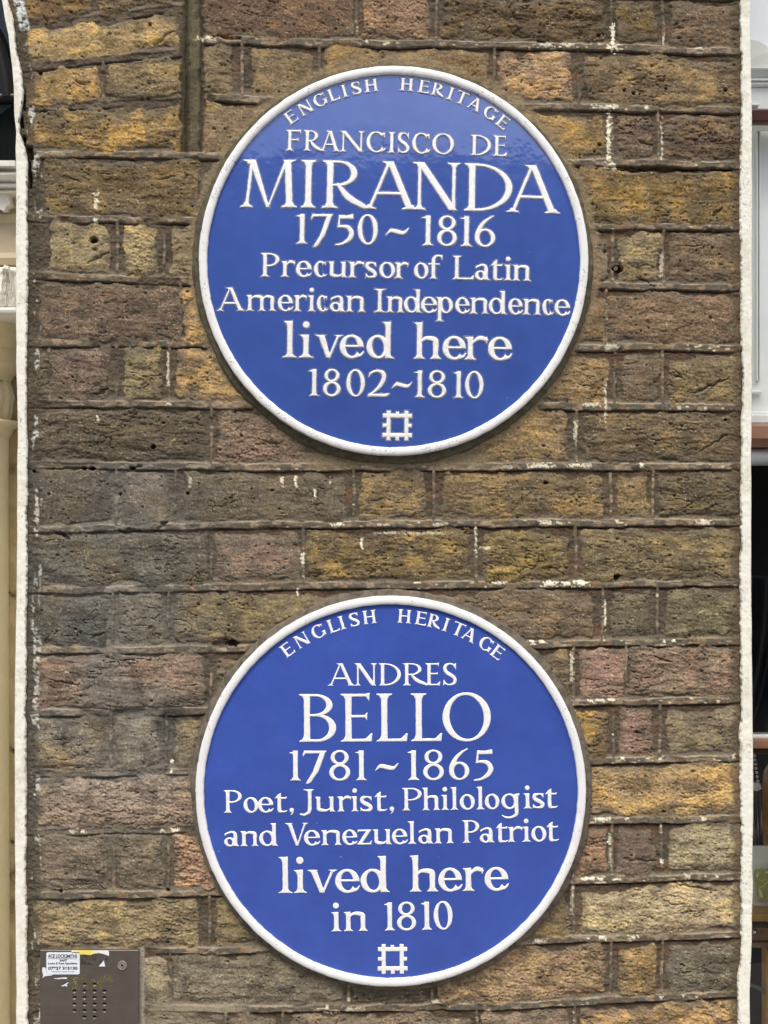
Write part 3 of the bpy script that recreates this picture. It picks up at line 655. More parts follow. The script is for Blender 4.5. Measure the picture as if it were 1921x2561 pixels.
def glyph(ch, w, H, t, X):
    """outline of one character in a box w wide; H cap height, X x-height, t stem"""
    th = t * .52; s = .085 * H + .1 * t; sh = .12 * H; k = 1.08
    low = ch.islower()
    if low: s = .085 * H; sh = .11 * H
    asc = H * 1.0
    if ch == 'I' or ch == '1' :
        cx = w/2 if ch == 'I' else w*.56
        if ch == 'I': return U(stem(cx, 0, H, t), foot(cx, 0, t, (w-t)/2, sh), head(cx, H, t, (w-t)/2, sh))
        return U(stem(cx, 0, H, t), foot(cx, 0, t, min((w-t)*.45, s), sh), poly([(0, H*.93), (cx + t/2, H*1.0), (cx + t/2, H*.8), (cx - t/2, H*.8), (cx - t*.55, H*.885)]))
    if ch == 'A':
        xl, xr, ax = s + th*.5, w - s - t*.5, w*.47; f = .33
        return U(diag(xl, 0, ax, H, th*k, th), diag(xr, 0, ax + t*.1, H, t*k, t), poly([(ax - t*1.25, H*1.0), (ax + t*.6, H), (ax + t*.5, H*.9), (ax - t*.3, H*.86), (ax - t*.7, H*.955)]),
                 poly([(xl + (ax-xl)*f, H*f - th*.45), (xr + (ax-xr)*f, H*f - th*.45), (xr + (ax-xr)*f, H*f + th*.45), (xl + (ax-xl)*f, H*f + th*.45)]), foot(xl, 0, th, s, sh*.8), foot(xr, 0, t, s, sh*.8))
    if ch == 'M':
        xl, xr, a, b, m = s + th*.6, w - s - t*.5, w*.20, w*.80, w*.49
        return U(diag(xl, 0, a, H, th), diag(m, 0, a, H, t*.5, t*1.1), diag(m, 0, b, H, th*.6, th*1.05), diag(xr, 0, b + t*.2, H, t*1.02), poly([(m - t*.55, H*.1), (m + t*.5, H*.1), (m, -H*.015)]),
                 foot(xl, 0, th, s, sh), foot(xr, 0, t, s, sh), head(a - t*.1, H, t, s*1.05, sh*.8, 1, 0), head(b + t*.15, H, t, s*1.05, sh*.8, 0.2, 1))
    if ch == 'N':
        xl, xr = s + th*.5, w - s - th*.5
        return U(stem(xl, 0, H, th*1.05), stem(xr, 0, H, th*1.05), diag(xr - t*.05, 0, xl + t*.05, H, t*1.25), poly([(xr - t*.6, t*.8), (xr + th*.5, t*.8), (xr + th*.3, -H*.02), (xr, -H*.02)]), foot(xl, 0, th, s, sh), head(xr, H, th, s, sh), head(xl, H, th, s*1.1, sh, 1, 0))
    if ch == 'H':
        xl, xr = s + t*.5, w - s - t*.5
        return U(stem(xl, 0, H, t), stem(xr, 0, H, t), rect(xl, H*.52 - th*.45, xr, H*.52 + th*.45), foot(xl, 0, t, s, sh), foot(xr, 0, t, s, sh), head(xl, H, t, s, sh), head(xr, H, t, s, sh))
    if ch in 'EFL':
        cx = s + t*.5; fs = [stem(cx, 0, H, t), head(cx, H, t, s, sh, 1, .6 if ch == 'L' else 0)]
        if ch == 'L': fs[-1] = head(cx, H, t, s, sh, 1, 1)
        if ch in 'EF':
            fs += [bar(cx, w*(.93 if ch == 'E' else 1), H - th*.45, th*.9, dn=.09*H, up=0.02*H, s=.07*H), bar(cx, w*(.86 if ch == 'E' else .85), H*.53, th*.8, up=.055*H, dn=.055*H, s=.05*H)]
        if ch in 'EL': fs += [bar(cx, w, th*.45, th*.9, up=.11*H, s=.13*H), foot(cx, 0, t, s, sh, 1, 0)]
        else: fs += [foot(cx, 0, t, s, sh)]
        return U(*fs)
    if ch == 'T':
        cx = w/2; a = th*.9
        return U(stem(cx, 0, H, t), foot(cx, 0, t, s, sh), rect(w*.03, H - a, w*.97, H), poly([(w*.0, H*1.0), (w*.12, H), (w*.12, H - a), (w*.02, H - a - .09*H)]), poly([(w*1.0, H*1.03), (w*.88, H), (w*.88, H - a), (w*.98, H - a - .09*H)]))
    if ch == 'D':
        cx = s + t*.5
        return U(stem(cx, 0, H, t), foot(cx, 0, t, s, sh, 1, 0), head(cx, H, t, s, sh, 1, 0), INT(ring(cx + (w-cx)*.12, H/2, (w-cx)*.88, H/2, t*1.05, th*.8), rect(cx, -5, w + 5, H + 5)), rect(cx, 0, cx + (w-cx)*.14, th*.8), rect(cx, H - th*.8, cx + (w-cx)*.14, H))
    if ch in 'PRB':
        cx = s + t*.5; yb = {'P': .44, 'R': .46, 'B': .53}[ch] * H; bw = (w - cx) * {'P': 1, 'R': .72, 'B': .88}[ch]; c0 = cx + bw*.3
        fs = [stem(cx, 0, H, t), head(cx, H, t, s, sh, 1, 0), INT(ring(c0, (H + yb)/2, bw*.7, (H - yb)/2, t*1.0, th*.75), rect(c0 - 1, 0, w + 9, H + 5)), rect(cx, yb, c0, yb + th*.7), rect(cx, H - th*.75, c0, H)]
        if ch == 'B':
            bw2 = w - cx; c1 = cx + bw2*.35
            fs += [foot(cx, 0, t, s, sh, 1, 0), INT(ring(c1, (yb + th*.7)/2, bw2*.65, (yb + th*.7)/2, t*1.1, th*.8), rect(c1 - 1, -5, w + 9, H)), rect(cx, 0, c1, th*.8)]
        else: fs += [foot(cx, 0, t, s, sh)]
        if ch == 'R':
            fs += [stroke([(c0, yb + th*.4, th), (c0 + (w-c0)*.34, yb*.52, t*.98), (w - s*1.0, t*.42, t*.75), (w, t*.22, th*.6)])]
        return U(*fs)
    if ch == 'O': return ring(w/2, H/2, w/2, H*.515, t*1.1, th*.85, .12)
    if ch in 'CG':
        g = SUB(ring(w*.52, H/2, w*.52, H*.515, t*1.1, th*.85, .1), poly([(w*.56, H*.5), (w*.86, H*.86), (w*1.3, H*1.1), (w*1.3, -.1*H), (w*.93, H*.16)] if ch == 'C' else [(w*.56, H*.5), (w*.86, H*.86), (w*1.3, H*1.1), (w*1.3, H*.05), (w*.86, H*.1)]))
        top = poly([(w*.80, H*.92), (w*.86, H*.95), (w*.95, H*.97), (w*.95, H*.72), (w*.91, H*.72), (w*.87, H*.83), (w*.78, H*.88)])
        if ch == 'C': return U(g, top, stroke([(w*.8, H*.06, th*.8), (w*.9, H*.115, th*.8), (w*.97, H*.2, th*.5)]))
        cx = w*.89
        return U(g, top, stem(cx, H*.06, H*.42, t), head(cx, H*.43, t, s*.8, sh*.7, 1, .8))
    if ch in 'Ss':
        h = X if ch == 's' else H; a = th*(.95 if low else .9)
        return U(stroke([(w*.86, h*.80, a*.9), (w*.72, h*.93, a), (w*.47, h - a*.45, a), (w*.2, h*.88, t*.9), (w*.15, h*.7, t*.95), (w*.34, h*.55, t*1.02), (w*.62, h*.44, t*1.04), (w*.84, h*.28, t*.95), (w*.78, h*.11, t*.85), (w*.5, a*.45, a), (w*.22, h*.08, a), (w*.08, h*.2, a*.9)]),
                 poly([(w*.80, h*.95), (w*.92, h*1.02), (w*.93, h*.70), (w*.87, h*.70)]), poly([(w*.06, h*.31), (w*.0, h*-.02), (w*.14, h*.05), (w*.13, h*.2)]))
    if ch == 'V':
        m = w*.52
        return U(diag(m, 0, s + t*.6, H, t*.8, t*1.1), diag(m, 0, w - s - th*.4, H, th*.9, th), poly([(m - t*.6, H*.12), (m + t*.5, H*.12), (m + t*.05, -H*.03)]), head(s + t*.5, H, t, s, sh*.7), head(w - s - th*.4, H, th, s, sh*.7))
    if ch == 'J':
        cx = w*.66
        return U(stem(cx, H*.1, H, t), head(cx, H, t, w*.3, sh, 1, .6), stroke([(cx, H*.16, t), (cx - t*.25, -H*.0, t*.9), (w*.3, -H*.115, th*1.2), (w*.05, -H*.09, th*.9)]))
    # ---- lower case
    if ch in 'il':
        h = X if ch == 'i' else asc; cx = w*.53
        g = [stem(cx, 0, h, t), foot(cx, 0, t, (w - t)*.47, sh), flag(cx, h, t, min(s*1.3, (w-t)*.55))]
        if ch == 'i': g.append(ell(cx - t*.02, X + (H - X)*.72, t*.62, t*.62))
        return U(*g)
    if ch in 'nmhr':
        h = asc if ch == 'h' else X; cx = s + t*.5; g = [stem(cx, 0, h, t), foot(cx, 0, t, s, sh), flag(cx, h, t, s*1.15)]
        if ch == 'r':
            g.append(stroke([(cx, X*.62, th*.6), (cx + (w-cx)*.3, X*.86, th), (cx + (w-cx)*.62, X*.955, t*.8), (w*.97, X*.88, th)])); g.append(poly([(w*.9, X*.97), (w*1.0, X*1.02), (w*1.0, X*.72), (w*.93, X*.76)]))
            return U(*g)
        xs = [w - s*.9 - t*.5] if ch != 'm' else [w*.53, w - s*.9 - t*.5]; prev = cx
        for xr in xs:
            g += [stem(xr, 0, X*.68, t), foot(xr, 0, t, s, sh, .85, 1), stroke([(prev, X*.66, th*.7), (prev + (xr-prev)*.3, X*.88, th*1.05), (prev + (xr-prev)*.66, X - t*.38, t*.8), (xr - t*.08, X*.83, t*.95), (xr, X*.6, t)])]
            prev = xr
        return U(*g)
    if ch == 'u':
        a, b = s + t*.5, w - s*1.1 - t*.5
        return U(stem(a, X*.32, X, t), flag(a, X, t, s), stem(b, 0, X, t), flag(b, X, t, s), foot(b, 0, t, s, sh, 0, 1), stroke([(a, X*.4, t), (a + t*.1, X*.17, t*.95), (a + (b-a)*.36, t*.38, t*.8), (a + (b-a)*.7, X*.12, th), (b, X*.34, th*.7)]))
    if ch == 'o': return ring(w/2, X/2, w/2, X*.525, t*1.02, th*.9, .18)
    if ch in 'ce':
        cx = w*.5; base = ring(cx, X/2, w*.5, X*.525, t*1.05, th*.9, .1)
        if ch == 'c': return U(SUB(base, poly([(cx, X*.5), (w*.78, X*.92), (w*1.3, X), (w*1.3, X*.05), (w*.86, X*.10)])), stroke([(w*.66, X*.06, th*.75), (w*.82, X*.10, th*.75), (w*.94, X*.19, th*.4)]), poly([(w*.66, X*.94), (w*.86, X*.98), (w*.87, X*.76), (w*.8, X*.77), (w*.74, X*.87)]))
        return U(SUB(base, poly([(cx, X*.5 - th*.2), (w*1.2, X*.5 - th*.2), (w*1.2, X*.2), (w*.86, X*.15)])), stroke([(w*.7, X*.065, th*.85), (w*.88, X*.14, th*.9), (w*.99, X*.28, th*.45)]), rect(t*.6, X*.5 - th*.2, w*.93, X*.5 + th*.55))
    if ch in 'dp':
        if ch == 'd':
            xs = w - s*1.2 - t*.5
            return U(stem(xs, 0, asc, t), flag(xs, asc, t, s*1.1), foot(xs, 0, t, s*1.1, sh, 0, 1), SUB(ring((xs + t*.3)/2, X/2, (xs + t*.3)/2, X*.52, t*1.05, th*.9, .15), rect(xs, -5, w + 9, H)))
        xs = s + t*.5; rw = (w - xs + t*.3)/2
        return U(stem(xs, -H*.36, X, t), flag(xs, X, t, s), foot(xs, -H*.36, t, s, sh), SUB(ring(w - rw, X/2, rw, X*.52, t*1.05, th*.9, .15), rect(-9, -5, xs, H)))
    if ch == 'a':
        xs = w - s*1.1 - t*.5
        return U(stem(xs, X*.0, X*.7, t), foot(xs, 0, t, s*1.1, sh, 0, 1), stroke([(xs, X*.64, t), (xs - t*.15, X*.85, t*.85), (xs - (xs)*.34, X - th*.4, th*1.1), (w*.14, X*.83, th*.9), (w*.09, X*.76, th*.8)]),
                 ring(xs*.5 + t*.05, X*.29, xs*.5 + t*.05, X*.31, t*.95, th*.85, .3))
    if ch == 't':
        cx = w*.4; h = X + (H - X)*.55
        return U(stem(cx, X*.2, h - t*.4, t), poly([(cx - t*.5, X*.93), (cx - w*.38, X*.90), (cx - t*.1, h*.96), (cx + t*.5, h*1.02), (cx + t*.5, X*.8)]), rect(cx, X - th*.85, w*.92, X), poly([(w*.8, X), (w*.98, X*1.05), (w*.92, X - th*.9)]), stroke([(cx, X*.25, t), (cx + t*.1, X*.1, t*.9), (w*.6, th*.42, th*1.0), (w*.84, X*.06, th*.7), (w*.99, X*.14, th*.35)]))
    if ch == 'f':
        cx = w*.36
        return U(stem(cx, 0, H*.72, t), foot(cx, 0, t, s, sh), stroke([(cx, H*.68, t), (cx + t*.1, H*.86, t*.9), (w*.6, H*.98, th*1.1), (w*.86, H*.965, th*1.0)]), poly([(w*.8, H*1.0), (w*.97, H*1.02), (w*.95, H*.8), (w*.88, H*.84)]), rect(w*.02, X - th*.85, w*.78, X))
    if ch == 'g':
        xs = w - s*.7 - t*.5
        return U(stem(xs, -H*.1, X, t), poly([(xs, X), (w, X*1.02), (w*.96, X*.86), (xs, X*.8)]), SUB(ring((xs + t*.3)/2, X/2, (xs + t*.3)/2, X*.52, t*1.0, th*.9, .15), rect(xs, -5, w + 9, H)), stroke([(xs, -H*.05, t), (xs - t*.15, -H*.25, t*.85), (w*.5, -H*.37, th*1.1), (w*.22, -H*.36, th*1.0), (w*.05, -H*.28, th*.6)]))
    if ch == 'v':
        m = w*.5
        return U(diag(m, 0, s + t*.6, X, t*.85, t*1.15), diag(m + t*.05, 0, w - s - th*.5, X, th*.9, th), poly([(m - t*.6, X*.2), (m + t*.55, X*.2), (m + t*.1, -X*.05)]), head(s + t*.55, X, t, s, sh*.6, 1, .8), head(w - s - th*.5, X, th, s, sh*.6))
    if ch == 'z':
        return U(rect(w*.06, X - th*.9, w*.92, X), rect(w*.02, 0, w*.95, th*.9), diag(w*.14, 0, w*.82, X, t*1.15), poly([(w*.04, X*1.02), (w*.16, X), (w*.14, X - th), (w*.04, X*.74)]), poly([(w*.8, th*.8), (w*.9, 0), (w*1.0, X*.28), (w*.93, X*.26)]))
    if ch == ',': return U(ell(w*.5, w*.42, w*.46, w*.46), stroke([(w*.72, w*.3, w*.4), (w*.6, -w*.2, w*.3), (w*.2, -w*.55, w*.1)]))
    # ---- figures
    if ch == '0': return ring(w/2, H*.5, w/2, H*.515, t*.95, th*.8, .06)
    if ch == '7': return U(poly([(w*.02, H*.79), (w*.0, H*.86), (w*.06, H*1.0), (w, H), (w*.97, H*.93), (w*.8, H - th*1.1), (w*.12, H - th*1.15)]), poly([(w*.98, H*.99), (w*.72, H*.93), (w*.42, H*.3), (w*.12, -H*.10), (w*.2, -H*.12), (w*.34, -H*.06), (w*.66, H*.3)]))
    if ch == '2': return U(stroke([(w*.04, H*.74, th*.5), (w*.14, H*.88, th), (w*.4, H*.985 - th*.3, th*1.1), (w*.66, H*.89, t*.9), (w*.72, H*.7, t*1.0), (w*.56, H*.42, t*.85), (w*.3, H*.2, th*1.1), (w*.05, H*.06, th*.8)]), poly([(w*.0, 0), (w*.84, 0), (w*1.0, H*.13), (w*.96, H*.14), (w*.78, t*.72), (w*.12, t*.74)]))
    if ch == '5': return U(poly([(w*.2, H*.99), (w*.28, H*.95), (w*.26, H*.6), (w*.13, H*.56)]), poly([(w*.2, H*.84), (w*.2, H*.98), (w*.62, H*.96), (w*.94, H*1.01), (w*.97, H*.86), (w*.9, H*.84), (w*.6, H*.84)]), stroke([(w*.17, H*.575, th*.7), (w*.4, H*.6, th*1.1), (w*.72, H*.55, t*.85), (w*.87, H*.36, t*1.0), (w*.74, H*.17, t*.85), (w*.4, H*.02, th), (w*.06, -H*.02, th*.5)]))
    if ch == '6': return U(SUB(ell(w/2, H*.295, w/2, H*.31), ell(w*.51, H*.29, w/2 - t*.95, H*.31 - th*.85, .1)), stroke([(w*.9, H*1.03, th*.5), (w*.64, H*.92, th*.95), (w*.34, H*.72, t*.8), (w*.14, H*.44, t*.98), (w*.13, H*.28, t*.9)]))
    if ch == '8': return U(SUB(ell(w/2, H*.27, w*.5, H*.285), ell(w/2, H*.262, w*.5 - t*.9, H*.285 - th*.95, -.25)), SUB(ell(w/2, H*.765, w*.43, H*.25), ell(w/2, H*.772, w*.43 - t*.82, H*.25 - th*.9, -.25)))
    if ch == '~': return stroke([(w*.02, H*.32, th*.3), (w*.2, H*.455, t*.62), (w*.34, H*.47, t*.85), (w*.66, H*.41, t*.85), (w*.82, H*.42, t*.6), (w*.99, H*.56, th*.3)])
    raise KeyError(ch)

def emblem_sdf(n):
    u = n / 202.0
    R = lambda a, b, c, d: rect(a*u, b*u, c*u, d*u)
    return U(R(2,152,200,182), R(0,22,202,52), R(27,0,56,202), R(148,0,177,202), R(88,0,115,40), R(88,162,113,196), R(2,88,40,115), R(165,88,198,115))

class Plaque:
    def __init__(s, name, c, y0, dome, blue, label, raise_h, halo):
        s.cx, s.cy, s.R = c; s.y0 = y0; s.dome = dome; s.rz = raise_h; s.halo = halo; s.thin = .35; s.soft = .75 if halo else .55
        s.f = S * (D - .012) / D
        s.root = empty(name, W3(s.cx, s.cy + s.R, 0), label, 'plaque', 'round blue plaques on the brick wall')
        R = s.R * s.f; ri = R - 21 * s.f
        cx, cz = (s.cx - CX) * s.f, ZC - (s.cy - CY) * s.f
        nn = 160; prof = [(ri * t, s.face_y(s.R * t * ri / R)) for t in np.linspace(1.0, .0008, 40)]
        s.face = MB().disc([(ri, .001)] + prof, cx, cz, nn).build('face', blue, s.root, angle=50)
        rr = 21 * s.f; ye = s.face_y(s.R - 21)
        pr = [(R, .0), (R + .0004, -.006)] + [(ri + rr * (.5 + .5 * math.cos(a)), ye - .0005 - .0042 * math.sin(a) ** .55) for a in np.linspace(.05, math.pi - .02, 14)] + [(ri - .0002, ye + .0015)]
        rim = MB().disc(pr, cx, cz, 1300)
        v = np.array(rim.v); a = np.arctan2(v[:, 2] - cz, v[:, 0] - cx)
        v[:, 1] += (vn(a * 20 + 90, a * 0, 5) - .5) * .0004; rad = np.hypot(v[:, 0] - cx, v[:, 2] - cz)
        inner = sst(ri + rr * .5, ri, rad); dr = (fbm(a * 26 + 70, a * 0, 6, 3) - .5) * .0012 * inner + (fbm(a * 20 + 50, a * 0, 9, 3) - .5) * .0009 * sst(ri + rr * .5, R, rad)
        v[:, 0] += np.cos(a) * dr; v[:, 2] += np.sin(a) * dr
        white = np.tile(lin('#f1f1ef'), (len(v), 1)); sp = sst(.86, .93, vn(a * 190 + 300, rad * 900, 8)) * sst(.5, .6, vn(a * 14 + 100, a * 0, 10))
        white = mixc(white, lin('#6d6a66'), sp * .75)
        o = make_mesh('rim', v, rim.f, M['rim'], s.root, white)
    def face_y(s, r): return s.y0 - s.dome * (1 - (r / s.R) ** 2)
    def place(s, items, step=1.0):
        """items: (sdf function in local px, origin px, rotation, local box) -> one relief mesh"""
        CO = []; F = []; CC = []; base = 0
        for fn, (ox, oy), rot, (bx0, by0, bx1, by1) in items:
            m = 7
            xs = np.arange(bx0 - m, bx1 + m, step); ys = np.arange(by0 - m, by1 + m, step)
            X, Y = np.meshgrid(xs, ys)
            c, sn = math.cos(rot), math.sin(rot)
            PX = ox + X * c + Y * sn; PY = oy + X * sn - Y * c
            d = fn(X.astype(np.float32), Y.astype(np.float32)) + (fbm(PX / 9, PY / 9, 15, 2) - .5) * .7 + s.thin
            e = 1.9
            up = np.where(d < 0, s.rz * (1 - np.exp(np.minimum(d, 0) / s.soft)), -.55 * d)
            up = up + np.where(d < -1, (vn(PX / 6, PY / 6, 16) - .5) * .25, 0)
            if s.halo:     # low bluish-grey ridge round each letter
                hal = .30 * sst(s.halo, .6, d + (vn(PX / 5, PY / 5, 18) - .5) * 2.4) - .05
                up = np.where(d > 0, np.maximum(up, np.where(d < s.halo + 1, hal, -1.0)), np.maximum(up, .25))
            r = np.hypot(PX - s.cx, PY - s.cy)
            y = s.face_y(r) - up * .001
            co = np.stack([(PX - CX) * s.f, y, ZC - (PY - CY) * s.f], -1)
            col = np.tile(lin('#f7f7f5'), X.shape + (1,))
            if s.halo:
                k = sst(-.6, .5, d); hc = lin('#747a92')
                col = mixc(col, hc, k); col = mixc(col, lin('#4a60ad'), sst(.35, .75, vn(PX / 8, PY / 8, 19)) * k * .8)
            dmin = np.minimum(np.minimum(d[:-1, :-1], d[1:, :-1]), np.minimum(d[:-1, 1:], d[1:, 1:]))
            keep = dmin < (s.halo + 2.0 if s.halo else 1.6)
            f = grid_faces(*X.shape, keep)
            if rot is not None: f = f[:, ::-1]
            a, b, cc = compact(co.reshape(-1, 3), f, col.reshape(-1, 3))
            CO.append(a); F.append(b + base); CC.append(cc); base += len(a)
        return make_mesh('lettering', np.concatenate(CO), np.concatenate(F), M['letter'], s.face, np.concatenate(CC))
    def line(s, chars, b0, b1, H, t, X=None, step=1.0):
        """chars: [(ch, x0, x1)]; the baseline runs from b0 to b1"""
        X = X or H * .66; sl = (b1[1] - b0[1]) / (b1[0] - b0[0]); rot = math.atan(sl); items = []
        for ch, x0, x1 in chars:
            w = x1 - x0
            items.append((glyph(ch, w, H, t, X), (x0, b0[1] + sl * (x0 - b0[0])), rot, (-4, -H * .42, w + 4, H * 1.12)))
        return s.place(items, step)
    def arc(s, chars, r, H, t):
        items = []
        WD = dict(E=.86, N=1.08, G=1.0, L=.82, I=.5, S=.72, H=1.06, R=1.0, T=.92, A=1.14)
        for ch, deg in chars:
            a = math.radians(deg); w = WD[ch] * H
            bx, by = s.cx + math.sin(a) * r, s.cy - math.cos(a) * r
            items.append((glyph(ch, w, H, t, H), (bx - math.cos(a) * w / 2, by - math.sin(a) * w / 2), a, (-3, -H * .1, w + 3, H * 1.12)))
        return s.place(items, .7)
    def emblem(s, x0, y0, n, rot):
        o = s.place([(emblem_sdf(n), (x0, y0), rot, (0, 0, n, n))]); o.name = 'emblem'; o.data.name = 'emblem'

def tl(x0, y0, k, items): return [(c, x0 + a * k, x0 + b * k) for c, a, b in items]

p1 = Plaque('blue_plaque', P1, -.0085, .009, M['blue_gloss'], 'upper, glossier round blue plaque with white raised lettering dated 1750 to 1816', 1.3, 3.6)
p1.arc([('E',-35.6),('N',-30),('G',-24.7),('L',-20.0),('I',-16.2),('S',-12.2),('H',-7.3)], 426, 33, 7.6)
p1.arc([('H',4.3),('E',9.9),('R',14.6),('I',18.9),('T',22.8),('A',27.6),('G',33.2),('E',38.2)], 426, 33, 7.6)
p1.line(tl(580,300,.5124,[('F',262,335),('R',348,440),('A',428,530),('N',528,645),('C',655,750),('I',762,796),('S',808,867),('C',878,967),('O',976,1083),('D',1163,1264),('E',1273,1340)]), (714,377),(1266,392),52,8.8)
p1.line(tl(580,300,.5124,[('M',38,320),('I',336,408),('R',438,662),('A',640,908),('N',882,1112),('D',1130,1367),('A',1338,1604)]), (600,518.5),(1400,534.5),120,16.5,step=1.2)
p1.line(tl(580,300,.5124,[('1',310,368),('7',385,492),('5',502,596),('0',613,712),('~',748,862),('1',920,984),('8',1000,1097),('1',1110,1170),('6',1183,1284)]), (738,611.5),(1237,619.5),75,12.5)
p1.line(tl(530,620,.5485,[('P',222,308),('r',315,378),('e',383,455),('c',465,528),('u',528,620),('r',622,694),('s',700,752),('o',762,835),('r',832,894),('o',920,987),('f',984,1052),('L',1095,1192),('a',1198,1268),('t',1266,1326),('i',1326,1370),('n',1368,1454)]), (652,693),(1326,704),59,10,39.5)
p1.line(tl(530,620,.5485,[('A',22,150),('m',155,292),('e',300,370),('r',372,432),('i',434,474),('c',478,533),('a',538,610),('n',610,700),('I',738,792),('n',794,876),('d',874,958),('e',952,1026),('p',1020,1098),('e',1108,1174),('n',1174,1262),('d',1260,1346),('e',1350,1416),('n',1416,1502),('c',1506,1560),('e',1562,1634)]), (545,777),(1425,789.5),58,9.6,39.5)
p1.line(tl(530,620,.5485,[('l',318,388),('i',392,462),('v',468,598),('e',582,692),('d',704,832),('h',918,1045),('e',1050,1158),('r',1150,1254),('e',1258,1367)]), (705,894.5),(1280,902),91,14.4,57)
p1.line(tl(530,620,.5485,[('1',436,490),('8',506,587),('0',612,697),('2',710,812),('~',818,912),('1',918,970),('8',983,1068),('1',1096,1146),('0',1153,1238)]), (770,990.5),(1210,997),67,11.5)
p1.emblem(956, 1102, 75, .01)
p2 = Plaque('blue_plaque', P2, -.0095, .004, M['blue_satin'], 'lower, more matt round blue plaque with white lettering dated 1781 to 1865', .8, 0)
p2.arc([('E',-36.3),('N',-30.5),('G',-24.5),('L',-19.3),('I',-16.2),('S',-12),('H',-7)], 422, 34, 7.8)
p2.arc([('H',4.5),('E',9.9),('R',14.4),('I',18.4),('T',22.7),('A',26.8),('G',32.9),('E',37.5)], 422, 34, 7.8)
p2.line(tl(690,1640,.3677,[('A',352,540),('N',536,690),('D',698,852),('R',862,1032),('E',1014,1116),('S',1136,1234)]), (820,1715.5),(1142,1714.5),56,9.4)
p2.line(tl(690,1640,.3677,[('B',158,412),('E',440,652),('L',684,892),('L',918,1126),('O',1134,1464)]), (750,1856),(1228,1853),120,16.6,step=1.2)
p2.line(tl(690,1640,.3677,[('1',88,170),('7',183,347),('8',363,507),('1',532,622),('~',673,834),('1',886,978),('8',1001,1144),('6',1178,1317),('5',1342,1480)]), (722,1952.5),(1234,1949.5),75,13)
p2.line(tl(540,1940,.5304,[('P',36,124),('o',130,202),('e',198,272),('t',274,338),(',',346,370),('J',396,468),('u',466,566),('r',572,638),('i',636,674),('s',680,740),('t',744,808),(',',818,842),('P',878,972),('h',972,1058),('i',1060,1100),('l',1102,1146),('o',1150,1222),('l',1224,1268),('o',1268,1338),('g',1346,1434),('i',1446,1492),('s',1494,1550),('t',1550,1612)]), (560,2034),(1394,2021.5),57,10,38)
p2.line(tl(540,1940,.5304,[('a',38,112),('n',114,202),('d',204,296),('V',326,438),('e',416,492),('n',496,594),('e',596,668),('z',666,738),('u',738,832),('e',830,904),('l',900,948),('a',954,1028),('n',1030,1122),('P',1162,1244),('a',1244,1316),('t',1316,1378),('r',1376,1446),('i',1440,1488),('o',1488,1560),('t',1556,1618)]), (560,2118),(1398,2104.5),57,10,38)
p2.line(tl(680,2120,.3737,[('l',36,140),('i',142,234),('v',234,442),('e',424,588),('d',594,792),('h',922,1114),('e',1114,1274),('r',1276,1414),('e',1424,1584)]), (695,2234.5),(1272,2227.5),91,15,58)
p2.line(tl(680,2120,.3737,[('i',392,468),('n',480,642),('1',746,826),('8',838,968),('1',994,1074),('0',1084,1212)]), (827,2330.5),(1133,2325),71,12.6,49)
p2.emblem(944.5, 2437.5, 75.5, -.006)

# cement fillets bedding the plaques into the brickwork
def cement(c, dx, dy, w, hexc, seed):
    cx, cy, R = c; na = 900; nr = 16
    a = np.linspace(0, 2 * np.pi, na, endpoint=False)
    wid = w + (fbm(np.cos(a) * 5 + 9, np.sin(a) * 5 + 9, seed, 4) - .5) * 12 + (vn(np.cos(a) * 40 + 60, np.sin(a) * 40 + 60, seed + 1) - .5) * 3
    wid = wid + dx * np.cos(a) + dy * np.sin(a)          # sin > 0 points down the picture
    V = []; C = []
    for k in range(nr):
        t = k / (nr - 1); r = (R - 14) + (wid + 14) * t
        px = cx + r * np.cos(a); py = cy + r * np.sin(a)
        h = 5.4 - 3.2 * t ** 2 - 6 * max(0, (t - .86) / .14) + (fbm(px / 14, py / 14, seed + 2, 3) - .5) * 1.8 + (vn(px / 4, py / 4, seed + 3) - .5) * .7
        V.append(np.stack([(px - CX) * S, -h * .001, ZC - (py - CY) * S], -1))
        c_ = np.tile(lin(hexc), (na, 1)) * (.8 + .4 * fbm(px / 20, py / 20, seed + 4, 3))[:, None]
        c_ = mixc(c_, lin('#3c3a2f'), sst(.5, .7, fbm(px / 12, py / 12, seed + 5, 3)) * .5); C.append(c_)
    idx = np.arange(na * nr).reshape(nr, na); nxt = np.roll(idx, -1, 1)
    f = np.stack([idx[:-1], idx[1:], nxt[1:], nxt[:-1]], -1).reshape(-1, 4)
    make_mesh('cement_surround', np.concatenate(V), f, M['cement'], wall, np.concatenate(C))
cement(P1, -3, 10, 14, '#615b4a', 200)
cement(P2, 2, -5, 15, '#71685c', 220)

